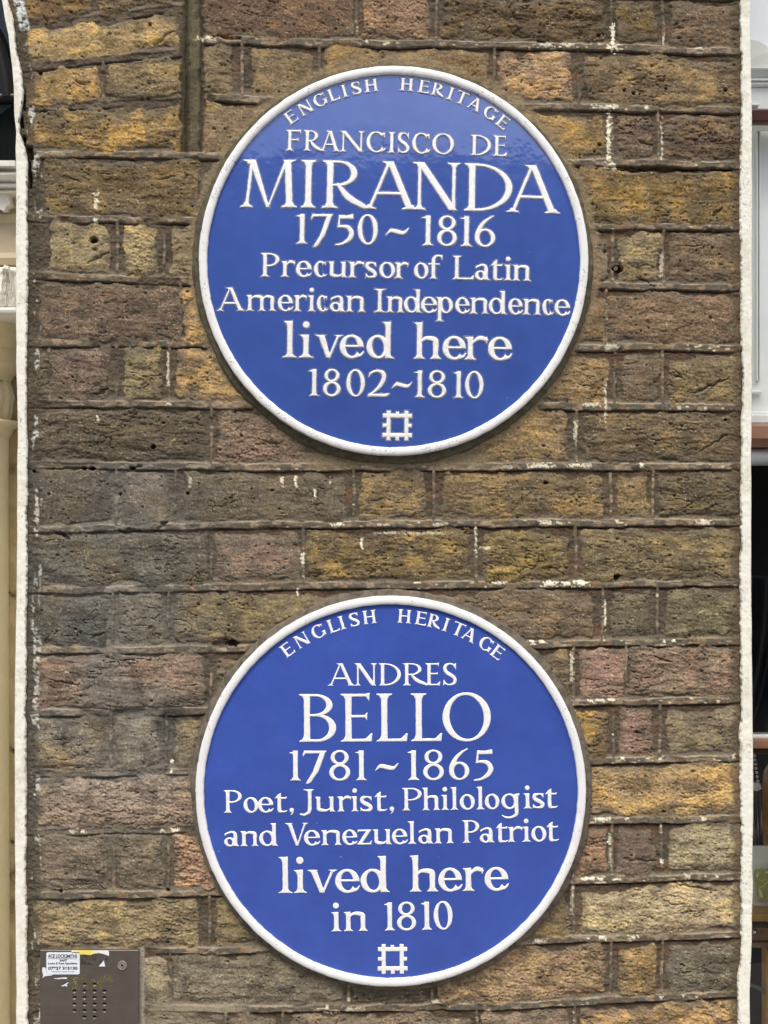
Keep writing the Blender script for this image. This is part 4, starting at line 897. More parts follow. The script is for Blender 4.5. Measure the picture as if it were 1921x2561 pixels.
# ------------------------------------------------------------------ entry panel with its stickers
def panel():
    root = empty('intercom_panel', W3(223, 2800, 0), 'brown steel intercom panel with rows of speaker slots, screwed to the wall', 'intercom')
    f = S * (D - .005) / D
    xs = np.arange(100, 347.01, .9); ys = np.arange(2376, 2800.01, .9)
    X, Y = np.meshgrid(xs, ys); h = np.full(X.shape, 5.0); C = np.tile(lin('#655e56'), X.shape + (1,))
    C = C * (1 + .10 * (vn(X / 90, Y * .6, 301) - .5) + .12 * (fbm(X / 60, Y / 40, 302, 3) - .5))[..., None]
    cols = [186.2, 211.2, 236.5, 261.3]; rws = [2462.4, 2479.3, 2495.6, 2511.7, 2527.7, 2543.9]
    for j, ry in enumerate(rws):
        for i, rx in enumerate(cols):
            if j in (0, 5) and i in (0, 3): continue
            q = np.hypot((X - rx) / 6.4, (Y - ry) / 4.2)
            h = h - 1.5 * sst(1.0, .62, q) - 1.8 * sst(.72, .58, np.hypot((X - rx) / 6.0, (Y - ry + .9) / 3.9)); C = mixc(C, lin('#14110e'), sst(.68, .52, np.hypot((X - rx) / 6.0, (Y - ry + .9) / 3.9)))
    # dried glue left by torn-off labels
    g = sst(.50, .62, fbm(X / 11, Y / 8, 303, 4)) * sst(172, 182, X + (vn(Y / 8, X / 8, 304) - .5) * 12) * sst(284, 278, X) * sst(2434, 2444, Y) * sst(2480, 2466, Y + (vn(X / 9, Y / 9, 305) - .5) * 12)
    C = mixc(C, lin('#6b6740'), g * .8); C = mixc(C, lin('#b9b283'), g * sst(.8, .9, vn(X / 2.2, Y / 2, 306)))
    C = mixc(C, lin('#46403a'), sst(200, 204, X) * sst(272, 266, X) * sst(2386, 2390, Y) * sst(2420, 2410, Y + (vn(X / 9, Y / 9, 307) - .5) * 14) * sst(.4, .6, fbm(X / 8, Y / 6, 308, 3)) * .8)
    C = mixc(C, lin('#aaa79c'), sst(.8, .9, vn(X / 4, Y / 1.6, 309)) * sst(214, 222, X) * sst(250, 244, X) * np.exp(-((Y - 2409) / 3) ** 2) * .8)
    e = np.minimum(np.minimum(X - 100, 347 - X), np.minimum(Y - 2376, 2800 - Y)); h = h - .9 * sst(1.6, 0, e)
    co = np.stack([(X - CX) * f, -h * .001, ZC - (Y - CY) * f], -1); ny, nx = X.shape
    fc = grid_faces(ny, nx); n0 = ny * nx
    loop = np.concatenate([np.arange(nx), np.arange(1, ny) * nx + nx - 1, (ny - 1) * nx + np.arange(nx - 2, -1, -1), np.arange(ny - 2, 0, -1) * nx])
    V = co.reshape(-1, 3); bk = V[loop].copy(); bk[:, 1] = .002
    m = len(loop); sd = np.stack([loop, np.roll(loop, -1), n0 + np.roll(np.arange(m), -1), n0 + np.arange(m)], -1)
    CC = np.concatenate([C.reshape(-1, 3), C.reshape(-1, 3)[loop]])
    mt, nt, p = mat_base('brown_steel')
    a = nt.nodes.new('ShaderNodeAttribute'); a.attribute_name = 'Col'; nz = noise(nt, 60, 4)
    nt.links.new(mul(nt, a.outputs['Color'], ramp(nt, nz.outputs[0], [(.3, .9), (.7, 1.1)])), p.inputs['Base Color'])
    p.inputs['Metallic'].default_value = .35; p.inputs['Roughness'].default_value = .38
    make_mesh('plate', np.concatenate([V, bk]), np.concatenate([fc, sd]), mt, root, CC)
    x, y, z = W3(306, 2414, -.005); u = S
    steel = simple('turned_steel', '#a5a098', .3, .1, metal=.3)
    MB().disc([(11.5*u, y + .0005), (11.3*u, y - .0011), (9.6*u, y - .0014), (8.8*u, y - .0004), (5.5*u, y - .0002), (5*u, y - .0016), (3.4*u, y - .0016), (3*u, y + .0012), (.1*u, y + .0012)], x, z, 40).build('key_switch', steel, root, angle=35)
    MB().disc([(3.05*u, y + .0009), (2.6*u, y - .0003), (.1*u, y - .0003)], x, z, 24).build('keyhole', simple('black_recess', '#0c0b0a', .6), root, angle=35)
    return root
panel()
def tpt(tx, ty): return (90 + tx * .1688, 2340 + ty * .1688)       # enlargement of the panel -> photograph
def flatpts(pts, y): return [(W3(px, py, y)[0], W3(px, py, y)[2]) for px, py in pts]
paper = simple('sticker_paper', '#e9eef5', .5, .03, 200)
ink = simple('sticker_ink', '#1d1f2b', .6, .1); inkg = simple('faded_ink', '#8f949e', .6, .1)
def sticker_text(parent, txt, cx, cy, width, size, mat, bold=0.0, tilt=0.0):
    cu = bpy.data.curves.new('lettering', 'FONT'); cu.body = txt; cu.size = 1; cu.align_x = 'CENTER'; cu.align_y = 'CENTER'; cu.offset = bold; cu.extrude = .02
    o = bpy.data.objects.new('lettering', cu); COL.objects.link(o); bpy.context.view_layer.update()
    me = bpy.data.meshes.new_from_object(o.evaluated_get(bpy.context.evaluated_depsgraph_get())); bpy.data.objects.remove(o)
    v = np.empty(len(me.vertices) * 3, np.float32); me.vertices.foreach_get('co', v); v = v.reshape(-1, 3)
    w = v[:, 0].max() - v[:, 0].min(); hh = v[:, 1].max() - v[:, 1].min()
    px, py = tpt(cx, cy); kx = width * .1688 * S / w; ky = size * .1688 * S / hh
    x, _, z = W3(px, py, -.0056)
    mx, my = (v[:, 0].max() + v[:, 0].min()) / 2, (v[:, 1].max() + v[:, 1].min()) / 2
    V = np.stack([x + (v[:, 0] - mx) * kx, -.00545 - v[:, 2] * .003, z + (v[:, 1] - my) * ky - (v[:, 0] - mx) * kx * tilt], -1)
    me.vertices.foreach_set('co', V.astype(np.float32).ravel()); me.materials.clear(); me.materials.append(mat); me.update()
    q = bpy.data.objects.new('lettering', me); COL.objects.link(q); q.parent = parent; return q
def rounded(x0, y0, x1, y1, r, n=5):
    out = []
    for cx, cy, a0 in ((x0 + r, y1 - r, 90), (x0 + r, y0 + r, 180), (x1 - r, y0 + r, 270), (x1 - r, y1 - r, 0)):
        for k in range(n + 1):
            a = math.radians(a0 + 90 * k / n); out.append((cx + r * math.cos(a), cy - r * math.sin(a) if False else cy + (-r * math.sin(a)) * -1 * -1))
    return out
def sheet(name, tpts, mat, label, cat, y=-.0053, parent=None, group=None):
    pts = flatpts([tpt(*q) for q in tpts], y)
    ar = sum(a[0] * b[1] - b[0] * a[1] for a, b in zip(pts, pts[1:] + pts[:1]))
    if ar < 0: pts = pts[::-1]
    o = MB().prism(pts, y, -.0049).build(name, mat, parent)
    if label: tag(o, label, cat, group)
    return o
def rr(x0, y0, x1, y1, r):
    out = []
    for cx, cy, a0 in ((x1 - r, y0 + r, -90), (x1 - r, y1 - r, 0), (x0 + r, y1 - r, 90), (x0 + r, y0 + r, 180)):
        for k in range(6):
            a = math.radians(a0 + 18 * k); out.append((cx + r * math.cos(a), cy + r * math.sin(a)))
    return out
st = empty('sticker', W3(*tpt(400, 575), -.005), 'white locksmith sticker with black lettering on the intercom panel', 'sticker')
sheet('label_sheet', rr(154, 247, 648, 574, 22), paper, None, None, parent=st)
sticker_text(st, 'ACE LOCKSMITHS', 394, 303, 430, 50, ink, .02, .012)
sheet('underline', [(184, 337), (606, 341), (606, 346), (184, 342)], ink, None, None, y=-.00545, parent=st)
sticker_text(st, '24/7', 405, 368, 112, 30, ink, .04, 0)
sticker_text(st, 'Locks & Keys Specialists', 396, 415, 432, 40, ink, .016, .0)
sticker_text(st, '07927 365630', 398, 483, 432, 46, ink, .028, 0)
sticker_text(st, 'Intercoms, Locks & Grills', 398, 533, 336, 24, inkg, 0, 0)
yel = mat_base('torn_yellow_sticker'); m, nt, p = yel
g = nt.nodes.new('ShaderNodeNewGeometry'); sx = nt.nodes.new('ShaderNodeSeparateXYZ'); nt.links.new(g.outputs['Position'], sx.inputs[0])
mr = nt.nodes.new('ShaderNodeMapRange'); mr.inputs[1].default_value = W3(*tpt(528, 0))[0]; mr.inputs[2].default_value = W3(*tpt(1082, 0))[0]; nt.links.new(sx.outputs[0], mr.inputs[0])
nt.links.new(ramp(nt, mr.outputs[0], [(.0, tuple(lin('#efe9c0'))), (.18, tuple(lin('#f0e7a0'))), (.3, tuple(lin('#f0e160'))), (.52, tuple(lin('#f0e160'))), (.62, tuple(lin('#efe9c0'))), (.8, tuple(lin('#eef0ee')))]), p.inputs['Base Color'])
sheet('torn_sticker', [(528,216),(1060,220),(1082,238),(1082,300),(1040,285),(985,268),(930,258),(880,264),(845,270),(815,288),(760,283),(700,276),(660,280),(648,262),(528,256)], m, 'torn yellow and white sticker remnant along the top of the intercom panel', 'sticker')
sheet('paper_scrap', [(932,455),(1005,368),(1026,457)], paper, 'small triangular white paper scrap on the intercom panel', 'paper scrap')
sheet('torn_paper', [(95,472),(130,470),(150,490),(150,560),(190,578),(258,574),(225,592),(160,596),(120,606),(97,634),(108,580),(92,530)], paper, 'ragged white paper remnant at the left edge of the locksmith sticker', 'paper scrap', y=-.00515)
sheet('paper_shred', [(262,632),(330,630),(420,618),(462,622),(458,642),(400,638),(330,646),(290,640)], paper, 'thin torn white paper shred below the locksmith sticker', 'paper scrap', y=-.00515)
sheet('paper_curl', [(372,745),(400,735),(440,712),(476,690),(482,698),(450,728),(468,744),(450,756),(430,740),(400,752)], paper, 'tiny forked white paper shred left of the speaker slots', 'paper scrap', y=-.00515)

# ------------------------------------------------------------------ left: cream door surround with column, and fanlight above
cream = simple('cream_masonry_paint', '#f3e2bb', .5, .06, 30, .25, .0015, 90)
pale = simple('pale_stucco_paint', '#f1ede2', .55, .05, 40, .25, .0012, 160)
taupe = simple('taupe_stucco_paint', '#c8b79a', .6, .06, 30, .2, .001, 120)
rough = simple('rough_painted_render', '#c4b38d', .8, .16, 40, .6, .004, 60)
dark = simple('dark_timber_paint', '#17130f', .4, .2, 40)
def Z(py, y): return W3(0, py, y)[2]
def Xp(px, y): return W3(px, 0, y)[0]
dc = empty('door_surround', W3(-120, 4700, .2), 'cream painted door surround with carved column capital, left of the brick wall', 'door surround')
yf = .07; xr = Xp(48, yf) ; xl = xr - .42
pf = [(.22, Z(411, yf)), (yf - .02, Z(411, yf)), (yf - .02, Z(424, yf)), (yf, Z(426, yf)), (yf, Z(432, yf)), (yf - .012, Z(436, yf)), (yf - .015, Z(443, yf)), (yf - .012, Z(449, yf)), (yf + .004, Z(459, yf)), (yf + .004, Z(461, yf)), (yf - .006, Z(462, yf)), (yf - .006, Z(468, yf)), (yf + .006, Z(470, yf)), (yf + .006, Z(476, yf)), (yf, Z(477, yf)), (yf, Z(479, yf)), (yf + .03, Z(481, yf)), (.22, Z(481, yf))]
MB().profx(pf, xl, xr).build('cornice', pale, dc)
db = MB()
yd = yf + .03
pf = [(.22, Z(481.5, yd)), (yd + .002, Z(481.5, yd)), (yd + .002, Z(536, yd)), (yd - .008, Z(538, yd)), (yd - .008, Z(552, yd)), (yd - .001, Z(560, yd)), (yd - .001, Z(634, yd)), (yd - .012, Z(636, yd)), (yd - .014, Z(650, yd)), (yd - .004, Z(664, yd)), (.22, Z(668, yd))]
MB().profx(pf, xl, xr).build('frieze', taupe, dc)
for q in range(5):       # scooped dentil blocks
    x1 = Xp(33 - q * 50, yd); x0 = Xp(3 - q * 50, yd); z1, z0 = Z(482, yd), Z(520, yd); w = x1 - x0
    pts = [(x0 - .001, z1)] + [(x0 + w * t, z1 - .004 * math.sin(math.pi * t)) for t in np.linspace(.12, .88, 7)] + [(x1 + .001, z1), (x1 - .001, (z0 + z1) / 2), (x1 + .002, z0), (x1 - .004, z0 - .003), (x1 - .005, z0 - .008), (x0 + .006, z0 - .008), (x0 + .001, z0)]
    MB().prism(pts[::-1], yd - .022, yd + .0015).build('dentil', pale, dc)
ya = .075
def carved(x0, x1, z0, z1, yb, name, mat, seed, leaf):
    """relief block with an acanthus-like leaf"""
    n = 60; xs = np.linspace(x0, x1, n); zs = np.linspace(z0, z1, 90); X, Zz = np.meshgrid(xs, zs)
    u = (X - x0) / (x1 - x0); v = (Zz - z0) / (z1 - z0)
    c = np.abs(u - .5) * 2; env = np.clip(1.0 - v * .75, .15, 1)
    lf = sst(env + .05, env - .12, c) ; rib = np.abs(np.sin((c * 2.2 + v * 1.1) * 9 + .5 * np.sin(v * 20)))
    h = .012 * lf * (.55 + .45 * rib) + .004 * sst(.12, .02, c) * lf + .010 * np.exp(-((v - .9) / .07) ** 2 - (c / .6) ** 2) + .0025 * (fbm(X * 90, Zz * 90, seed, 3) - .5)
    co = np.stack([X, yb - h, Zz], -1).reshape(-1, 3); f = grid_faces(90, n)[:, ::-1]
    return make_mesh(name, co, f, mat, dc)
for q in range(3): carved(Xp(-2 - q * 48, ya), Xp(44 - q * 48, ya), Z(770, ya), Z(668, ya), ya, 'carved_leaf', pale, 310 + q, 1)
MB().box(xl, xr, ya + .001, .22, Z(789, ya), Z(667.5, ya)).build('capital_block', pale, dc)
MB().box(xl, xr, ya - .016, ya + .004, Z(787, ya), Z(772, ya), .004).build('abacus', pale, dc)
cxs = Xp(-132, .17); cys = .19; R0 = Xp(8, .17) - cxs
zz = lambda py: Z(py, .14)
def lobes(a, z): return 1 + .05 * math.sin(a * 10) * (1 if zz(860) > z > zz(945) else .35)
MB().lathe([(R0 + .022, zz(792)), (R0 + .028, zz(800)), (R0 + .026, zz(845)), (R0 + .021, zz(862)), (R0 + .018, zz(866)), (R0 + .018, zz(872)), (R0 + .020, zz(905)), (R0 + .006, zz(930)), (R0 + .001, zz(945))], cxs, cys, 72).build('capital_bell', cream, dc, angle=35)
MB().lathe([(R0 - .002, zz(940)), (R0 + .001, zz(955)), (R0 + .005, zz(985)), (R0 + .002, zz(1020)), (R0 + .000, zz(1042)), (R0 - .002, zz(1046))], cxs, cys, 144, lambda a, z: 1 + .030 * math.sin(a * 22 + 4 * math.sin(z * 190)) + .012 * math.sin(a * 41)).build('carved_band', cream, dc, angle=60)
MB().lathe([(R0 - .004, zz(1043)), (R0 + .012, zz(1046)), (R0 + .017, zz(1052)), (R0 + .014, zz(1060)), (R0 + .006, zz(1066)), (R0 + .003, zz(1080)), (R0, zz(1090))], cxs, cys, 72).build('astragal', cream, dc, angle=50)
MB().lathe([(R0, zz(1088)), (R0 - .001, zz(1200)), (R0 + .001, zz(2600)), (R0 + .006, .12), (R0 + .03, .10), (R0 + .03, 0)], cxs, cys, 72).build('shaft', cream, dc, angle=35)
# rough rendered wall behind the column
xs = np.linspace(xl - .1, Xp(60, .20), 90); zs = np.linspace(0, Z(785, .2), 420); Xg, Zg = np.meshgrid(xs, zs)
h = (fbm(Xg * 22, Zg * 14, 330, 4) - .5) * .012 - .014 * sst(.035, .0, np.abs(fbm(Xg * 14, Zg * 9, 331, 3) - .5)) + .012 * sst(.45, .6, fbm(Xg * 9, Zg * 7, 332, 2))
make_mesh('render_backing', np.stack([Xg, .222 - h, Zg], -1).reshape(-1, 3), grid_faces(420, 90)[:, ::-1], rough, dc)
MB().box(xl - .1, Xp(60, .2), .236, .26, 0, Z(785, .2)).build('back_wall', rough, dc)

def glass_mat(name, tint, rough=.02, fac=.5):
    m, nt, p = mat_base(name)
    p.inputs['Base Color'].default_value = (*tint, 1); p.inputs['Roughness'].default_value = rough
    p.inputs['Specular IOR Level'].default_value = fac
    b = noise(nt, 7, 2); bump(nt, b.outputs[0], p, .15, .004)
    return m
def clear_glass(name, tint=(1, 1, 1)):
    m, nt, p = mat_base(name); out = nt.nodes['Material Output']
    tr = nt.nodes.new('ShaderNodeBsdfTransparent'); tr.inputs[0].default_value = (*tint, 1)
    gl = nt.nodes.new('ShaderNodeBsdfGlossy'); gl.inputs['Roughness'].default_value = .02
    fr = nt.nodes.new('ShaderNodeFresnel'); fr.inputs[0].default_value = 1.45; mx = nt.nodes.new('ShaderNodeMixShader')
    nt.links.new(fr.outputs[0], mx.inputs[0]); nt.links.new(tr.outputs[0], mx.inputs[1]); nt.links.new(gl.outputs[0], mx.inputs[2]); nt.links.new(mx.outputs[0], out.inputs[0])
    return m
fan = empty('fanlight_window', W3(-150, 411, .2), 'dark arched fanlight window above the cream door surround', 'window')
gy = .17
MB().box(xl - .1, Xp(60, gy), gy, gy + .006, Z(411, gy) + .002, Z(-700, gy)).build('pane', glass_mat('dark_fanlight_glass', (.012, .013, .014)), fan)
bar_ = MB().box(xl - .1, Xp(55, gy), gy - .022, gy + .002, Z(260, gy), Z(245, gy), .003)
bar_.build('glazing_bar', dark, fan)
pts = [W3(-220 + 250 * math.sin(a), 560 - 270 * math.cos(a), gy - .008) for a in np.linspace(-.4, 1.4, 24)]
MB().tube(pts, .008, 10).build('arched_glazing_bar', dark, fan, angle=50)
pts = [W3(-215 + 236 * math.sin(a) , 270 - 330 * math.cos(a), gy - .012) for a in np.linspace(-.5, 1.5, 30)]
MB().tube(pts, .012, 10).build('arched_frame', dark, fan, angle=50)
# teal reflections in the fanlight glass, put in as facets of dull colour
pc = MB(); a0 = [W3(x_, y_, gy - .003) for x_, y_ in ((-80, 175), (6, 190), (28, 243), (-80, 243))]
pc.prism([(p_[0], p_[2]) for p_ in a0][::-1], gy - .004, gy - .001).build('reflection_facet', simple('teal_reflection', '#2c4347', .15, .3, 20), fan)
pc = MB(); a0 = [W3(x_, y_, gy - .003) for x_, y_ in ((-80, 262), (30, 262), (4, 284), (-60, 300))]
pc.prism([(p_[0], p_[2]) for p_ in a0][::-1], gy - .004, gy - .001).build('reflection_facet', simple('slate_reflection', '#2f3f45', .15, .3, 20), fan)

# ------------------------------------------------------------------ right: shop window
white_p = simple('white_paint_and_reflection', '#eaf0ee', .4, .04, 20)  # shared by real paintwork and the modelled facade reflection
skyish = simple('pale_blue_reflection', '#eaf2f7', .5, .03, 14)
grey_p = simple('grey_bead_and_reflection', '#d8d9d2', .45, .05, 30)
wood_d = simple('dark_brown_varnish', '#45220f', .3, .25, 50)
wood_m = simple('worn_brown_varnish', '#8f6a52', .35, .12, 40)
wood_t = simple('tan_wood', '#c79a55', .45, .15, 40)
sw = empty('shop_window', W3(2300, 4700, .15), 'shop window with brown timber bars and a modelled pale facade reflection in its upper panes, right of the brick wall', 'shop window')
yw = .13; xa, xb = Xp(1866, yw), Xp(1866, yw) + .62
def hbar(py0, py1, y0, y1, mat, name='transom', b=.003): return MB().box(xa, xb, y0, y1, Z(py1, y0), Z(py0, y0), b).build(name, mat, sw)
yp = yw + .03
MB().box(xa, xb, yp + .02, yp + .03, Z(271, yp), Z(-700, yp)).build('sky_reflection', skyish, sw)  # sky reflected in the upper glass, put in as a pale sheet
# reflection of a white facade, modelled as arched tympanum, mouldings and panels
def arch(cpx, cpy, rx, ry, y0, y1, mat, name):
    pts = [W3(cpx + rx * math.cos(a), cpy - ry * math.sin(a), yp) for a in np.linspace(0, math.pi, 40)]
    return MB().prism([(q[0], q[2]) for q in pts], y0, y1).build(name, mat, sw)
arch(1878 + 6, 172, 62, 77, yp + .008, yp + .02, grey_p, 'reflected_arch')
arch(1884 + 52, 172, 68, 42, yp + .002, yp + .008, simple('grey_arch_reflection', '#cfd0cb', .45, .05, 30), 'reflected_arch_moulding')
pf = [(yp + .02, Z(171, yp)), (yp - .006, Z(171, yp)), (yp - .006, Z(174, yp)), (yp + .002, Z(176, yp)), (yp + .012, Z(192, yp)), (yp + .008, Z(194, yp)), (yp + .002, Z(195, yp)), (yp + .002, Z(199, yp)), (yp + .01, Z(202, yp)), (yp + .005, Z(203, yp)), (yp + .005, Z(207, yp)), (yp + .014, Z(212, yp)), (yp + .02, Z(212, yp))]
MB().profx(pf, xa, xb).build('reflected_cornice', white_p, sw)
MB().box(xa, xb, yp + .012, yp + .0195, Z(272, yp), Z(212.5, yp)).build('panel', white_p, sw)  # part of the modelled facade reflection
MB().box(xa, Xp(1903, yp), yp + .004, yp + .0122, Z(262, yp), Z(256, yp), .002).box(Xp(1897, yp), Xp(1903, yp), yp + .0035, yp + .0118, Z(272, yp), Z(263, yp), .002).build('reflected_bead', white_p, sw)
hbar(270, 306, yw - .012, yw + .03, wood_d)
hbar(306.5, 315, yw + .002, yw + .03, grey_p, 'beading')
MB().box(xa, xb, yp + .012, yp + .0195, Z(1058, yp), Z(315, yp)).build('panel', white_p, sw)  # reflected facade continues below the bar, built as a pale board
for x0_ in (1895, 1901): MB().box(Xp(x0_, yp), Xp(x0_ + 3, yp), yp + .003, yp + .0122, Z(952, yp), Z(316, yp), .0015).build('reflected_bead', white_p, sw)
MB().box(xa, Xp(1909, yp), yp + .002, yp + .0123, Z(984, yp), Z(976, yp), .003).build('reflected_bead', white_p, sw)
pf = [(yp + .0119, Z(1022, yp)), (yp + .006, Z(1023, yp)), (yp + .006, Z(1028, yp)), (yp + .002, Z(1031, yp)), (yp + .002, Z(1037, yp)), (yp - .002, Z(1039, yp)), (yp - .002, Z(1057, yp)), (yp + .0119, Z(1057, yp))]
MB().profx(pf, xa, xb).build('reflected_moulding', white_p, sw)
pf = [(yw + .04, Z(1058.5, yw)), (yw - .004, Z(1058.5, yw)), (yw - .016, Z(1068, yw)), (yw - .018, Z(1098, yw)), (yw - .004, Z(1100, yw)), (yw, Z(1118, yw)), (yw + .04, Z(1118, yw))]
MB().profx(pf, xa, xb).build('transom', wood_m, sw)
zt, zb = Z(1119, yw), Z(1163, yw)
MB().tube([(xa, yw + .024, (zt + zb) / 2), (xb, yw + .024, (zt + zb) / 2)], (zt - zb) / 2, 28).build('roller_blind', white_p, sw, angle=40)
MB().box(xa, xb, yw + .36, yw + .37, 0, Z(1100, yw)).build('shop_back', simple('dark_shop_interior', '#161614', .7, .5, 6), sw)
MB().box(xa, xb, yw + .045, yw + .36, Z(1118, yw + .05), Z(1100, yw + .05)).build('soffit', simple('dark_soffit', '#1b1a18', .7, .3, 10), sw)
MB().box(xa, xb, yw + .004, yw + .007, Z(1846, yw), Z(1160, yw)).build('pane', clear_glass('window_glass'), sw)
hbar(1840, 1847, yw - .010, yw + .02, grey_p, 'beading', .001)
hbar(1847.5, 1873, yw - .014, yw + .02, wood_m)
hbar(1873.5, 1886, yw - .004, yw + .02, wood_d, 'beading', .001)
MB().box(xa, xb, yw + .004, yw + .007, 0.45, Z(1886, yw)).build('pane', clear_glass('window_glass_low'), sw)
hbar(2285, 2306, yw + .02, yw + .06, wood_t, 'shelf_edge'); 
hbar(2320, 2354, yw + .03, yw + .06, simple('brown_drawer', '#8c6748', .5, .2, 50), 'drawer_front'); hbar(2358, 2371, yw + .028, yw + .06, simple('brown_rail', '#957355', .5, .2, 50), 'drawer_rail', .001)
MB().box(Xp(1914, yw + .05), Xp(1940, yw + .05), yw + .045, yw + .07, .45, Z(2371, yw + .05), .002).build('cabinet_post', wood_t, sw)
MB().box(xa, xb, yw - .02, yw + .36, .40, .45).build('sill', wood_d, sw); MB().box(xa, xb, yw - .01, yw + .1, 0, .40).build('stall_riser', white_p, sw)
x, y, z = W3(1887, 2330, yw + .03)
MB().disc([(.0045, y + .002), (.0045, y - .002), (.0036, y - .0045), (.002, y - .006), (.0002, y - .0065)], x, z, 20).build('drawer_knob', simple('polished_steel', '#c9c9c9', .15, .05, metal=1), sw, angle=60)
# goods inside
yg = yw + .06
cd = sheetless = MB().box(Xp(1870, yg), Xp(2110, yg), yg, yg + .003, Z(2284.5, yg), Z(2116, yg)).build('display_card', simple('pale_grey_card', '#f0f1da', .7, .04, 30), None)
tag(cd, 'pale grey green display card standing on the shop window shelf', 'card')
tile = empty('glass_ornament', W3(1922, 2246, yg), 'faceted green glass ornament resting against the pale display card', 'ornament')
pt = [(1885,2180),(1892,2172),(1955,2172),(1962,2180),(1955,2236),(1945,2246),(1902,2246),(1893,2236)]
def pp(l, y): return [(W3(a, b, y)[0], W3(a, b, y)[2]) for a, b in l][::-1]
MB().prism(pp(pt, yg), yg - .012, yg - .0005).build('body', simple('green_glass', '#a9ae62', .12, .25, 90, coat=.5), tile)
gold = simple('pale_gold_edge', '#f2eea6', .3, .1, 60)
for l in ([(1886,2180),(1892,2173),(1891,2184),(1887,2190)], [(1908,2172.5),(1954,2172.5),(1954,2178),(1906,2178)], [(1891,2216),(1897,2220),(1903,2240),(1893,2235)]):
    MB().prism(pp(l, yg), yg - .0135, yg - .0118).build('gilt_facet', gold, tile)
MB().tube([W3(a, b, yg - .0122) for a, b in ((1891,2190),(1897,2199),(1905,2203),(1914,2200))], .0008, 6).tube([W3(a, b, yg - .0122) for a, b in ((1899,2222),(1912,2214),(1921,2206),(1935,2200))], .0008, 6).build('gilt_line', gold, tile)
lamp = empty('amber_lampshade', W3(1950, 2110, yg + .02), 'amber brown glass lampshade hanging behind the window pane', 'lampshade')
x0, y0, _ = W3(1944, 0, yg + .1); z_ = lambda py: Z(py, yg + .1)
MB().lathe([(.004, z_(1895)), (.012, z_(1905)), (.020, z_(1930)), (.0235, z_(1985)), (.022, z_(2030)), (.026, z_(2075)), (.030, z_(2112))], x0, yg + .1, 32).build('shade', simple('amber_glass', '#b07a2c', .25, .3, 60), lamp, smooth=True)
MB().lathe([(.006, z_(1892)), (.006, z_(1880)), (.002, z_(1878))], x0, yg + .1, 16).build('cap', wood_d, lamp, smooth=True)
bead = simple('pale_stone_bead', '#d8d2c2', .3, .2, 200)
bs = empty('bead_necklace', W3(1890, 1960, yg), 'string of pale stone beads hanging at the window edge', 'necklace')
for k in range(7):
    x, y, z = W3(1887 + k * 1.4, 1890 + k * 10.5, yg); r_ = .0022
    MB().lathe([(r_ * math.cos(a) + .00005, z + r_ * math.sin(a)) for a in np.linspace(-1.5, 1.5, 9)], x, y, 12).build('bead', bead, bs, smooth=True)
x, y, z = W3(1893, 1967, yg); MB().prism([(x - .004, z + .006), (x - .007, z - .004), (x - .001, z - .006), (x + .006, z - .003), (x + .004, z + .005)], yg - .003, yg + .003).build('pendant', bead, bs)
xs = np.linspace(Xp(1868, yg + .03), Xp(1912, yg + .03), 70); zs = np.linspace(Z(2116, yg + .03), Z(1968, yg + .03), 40); Xg, Zg = np.meshgrid(xs, zs)
u = (Xg - xs[0]) / (xs[-1] - xs[0]); v = (Zg - zs[0]) / (zs[-1] - zs[0]); yy = yg + .03 + .006 * np.sin(u * 26 + v * 3)
Xg = Xg - (1 - u) * 0 - v * u * .004
cc = np.tile(lin('#6e665e'), Xg.shape + (1,)); cc = mixc(cc, lin('#b0a690'), sst(.2, .6, np.sin(u * 30 + 5 * (1 - v) ** 2))); 
cl = make_mesh('striped_scarf', np.stack([Xg, yy, Zg], -1).reshape(-1, 3), grid_faces(40, 70)[:, ::-1], attr_mat('striped_cloth', .85, .85, 1.15, 300, .2, .0005, 900), None, cc.reshape(-1, 3))
tag(cl, 'grey brown striped scarf draped under the bead necklace in the shop window', 'scarf')
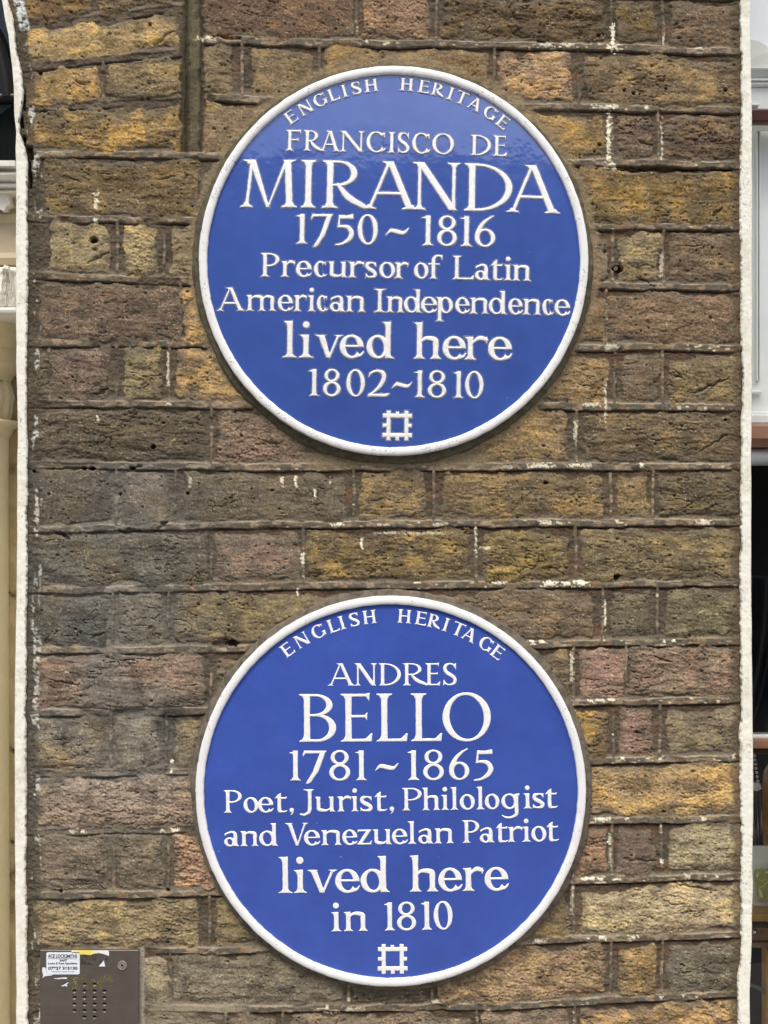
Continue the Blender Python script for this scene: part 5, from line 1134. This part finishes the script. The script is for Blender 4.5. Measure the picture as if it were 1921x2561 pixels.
# dark cloth hanging in folds behind the middle pane
xs = np.linspace(xa, xa + .22, 120); zs = np.linspace(Z(1838, yw + .12), Z(1440, yw + .12), 60); Xg, Zg = np.meshgrid(xs, zs); u = (Xg - xs[0]) / .22; v = (Zg - zs[0]) / (zs[-1] - zs[0])
yy = yw + .12 + .012 * np.sin(u * 40 + (1 - v) ** 2 * 7)
cl = make_mesh('hanging_cloth', np.stack([Xg, yy, Zg], -1).reshape(-1, 3), grid_faces(60, 120)[:, ::-1], simple('black_folded_cloth', '#1a1c20', .45, .4, 30), None)
tag(cl, 'black folded cloth hanging behind the dark middle pane of the shop window', 'cloth')
pts = [W3(a, b, yw + .05) for a, b in ((1860,2464),(1880,2464),(1900,2472),(1921,2486),(1950,2510))]
o = MB().tube(pts, .0028, 10).build('silver_rail', simple('dull_silver', '#8a8d8c', .3, .1, 80, metal=.8), None, angle=50)
tag(o, 'dull silver curved handle low in the shop window', 'handle')

# ------------------------------------------------------------------ street behind the camera (seen only as reflection and as ground)
pav = MB().box(-30, 30, -3.2, .6, -.12, -.002).build('pavement', simple('pavement_stone', '#8b867e', .85, .12, 4, .3, .003, 80)); tag(pav, kind='structure')
road = MB().box(-30, 30, -60, -3.2, -.3, -.13).build('road', simple('asphalt', '#454443', .9, .2, 8, .4, .004, 120)); tag(road, kind='structure')
op = empty('terrace_house', (0, -14.5, 0), 'dark brick terrace across the street, behind the viewer', 'building')
hb = simple('dark_stock_brick', '#5a4a3a', .9, .2, 3); gl = glass_mat('house_glass', (.02, .022, .025))
MB().box(-18, 18, -22, -14.5, 0, 7.0).build('wall', hb, op)
MB().box(-18.2, 18.2, -22.2, -14.3, 7.0, 7.2).build('cornice', simple('sooty_stucco', '#8a8274', .8, .1, 3), op)
MB().box(-18, 18, -21.8, -14.9, 7.2, 7.5).build('roof', simple('slate', '#4c4d52', .6, .15, 6), op)
for fl_ in range(2):
    for k in range(-5, 6):
        MB().box(k * 3.2 - .6, k * 3.2 + .6, -14.52, -14.4, .9 + fl_ * 2.5, 2.6 + fl_ * 2.5).build('window', gl, op)

# ------------------------------------------------------------------ put every empty at its thing's base, parts stay where they are
bpy.context.view_layer.update()
from mathutils import Matrix
for o, loc in BASES:
    o.location = loc
    for c in o.children: c.matrix_parent_inverse = Matrix.Translation(loc).inverted()
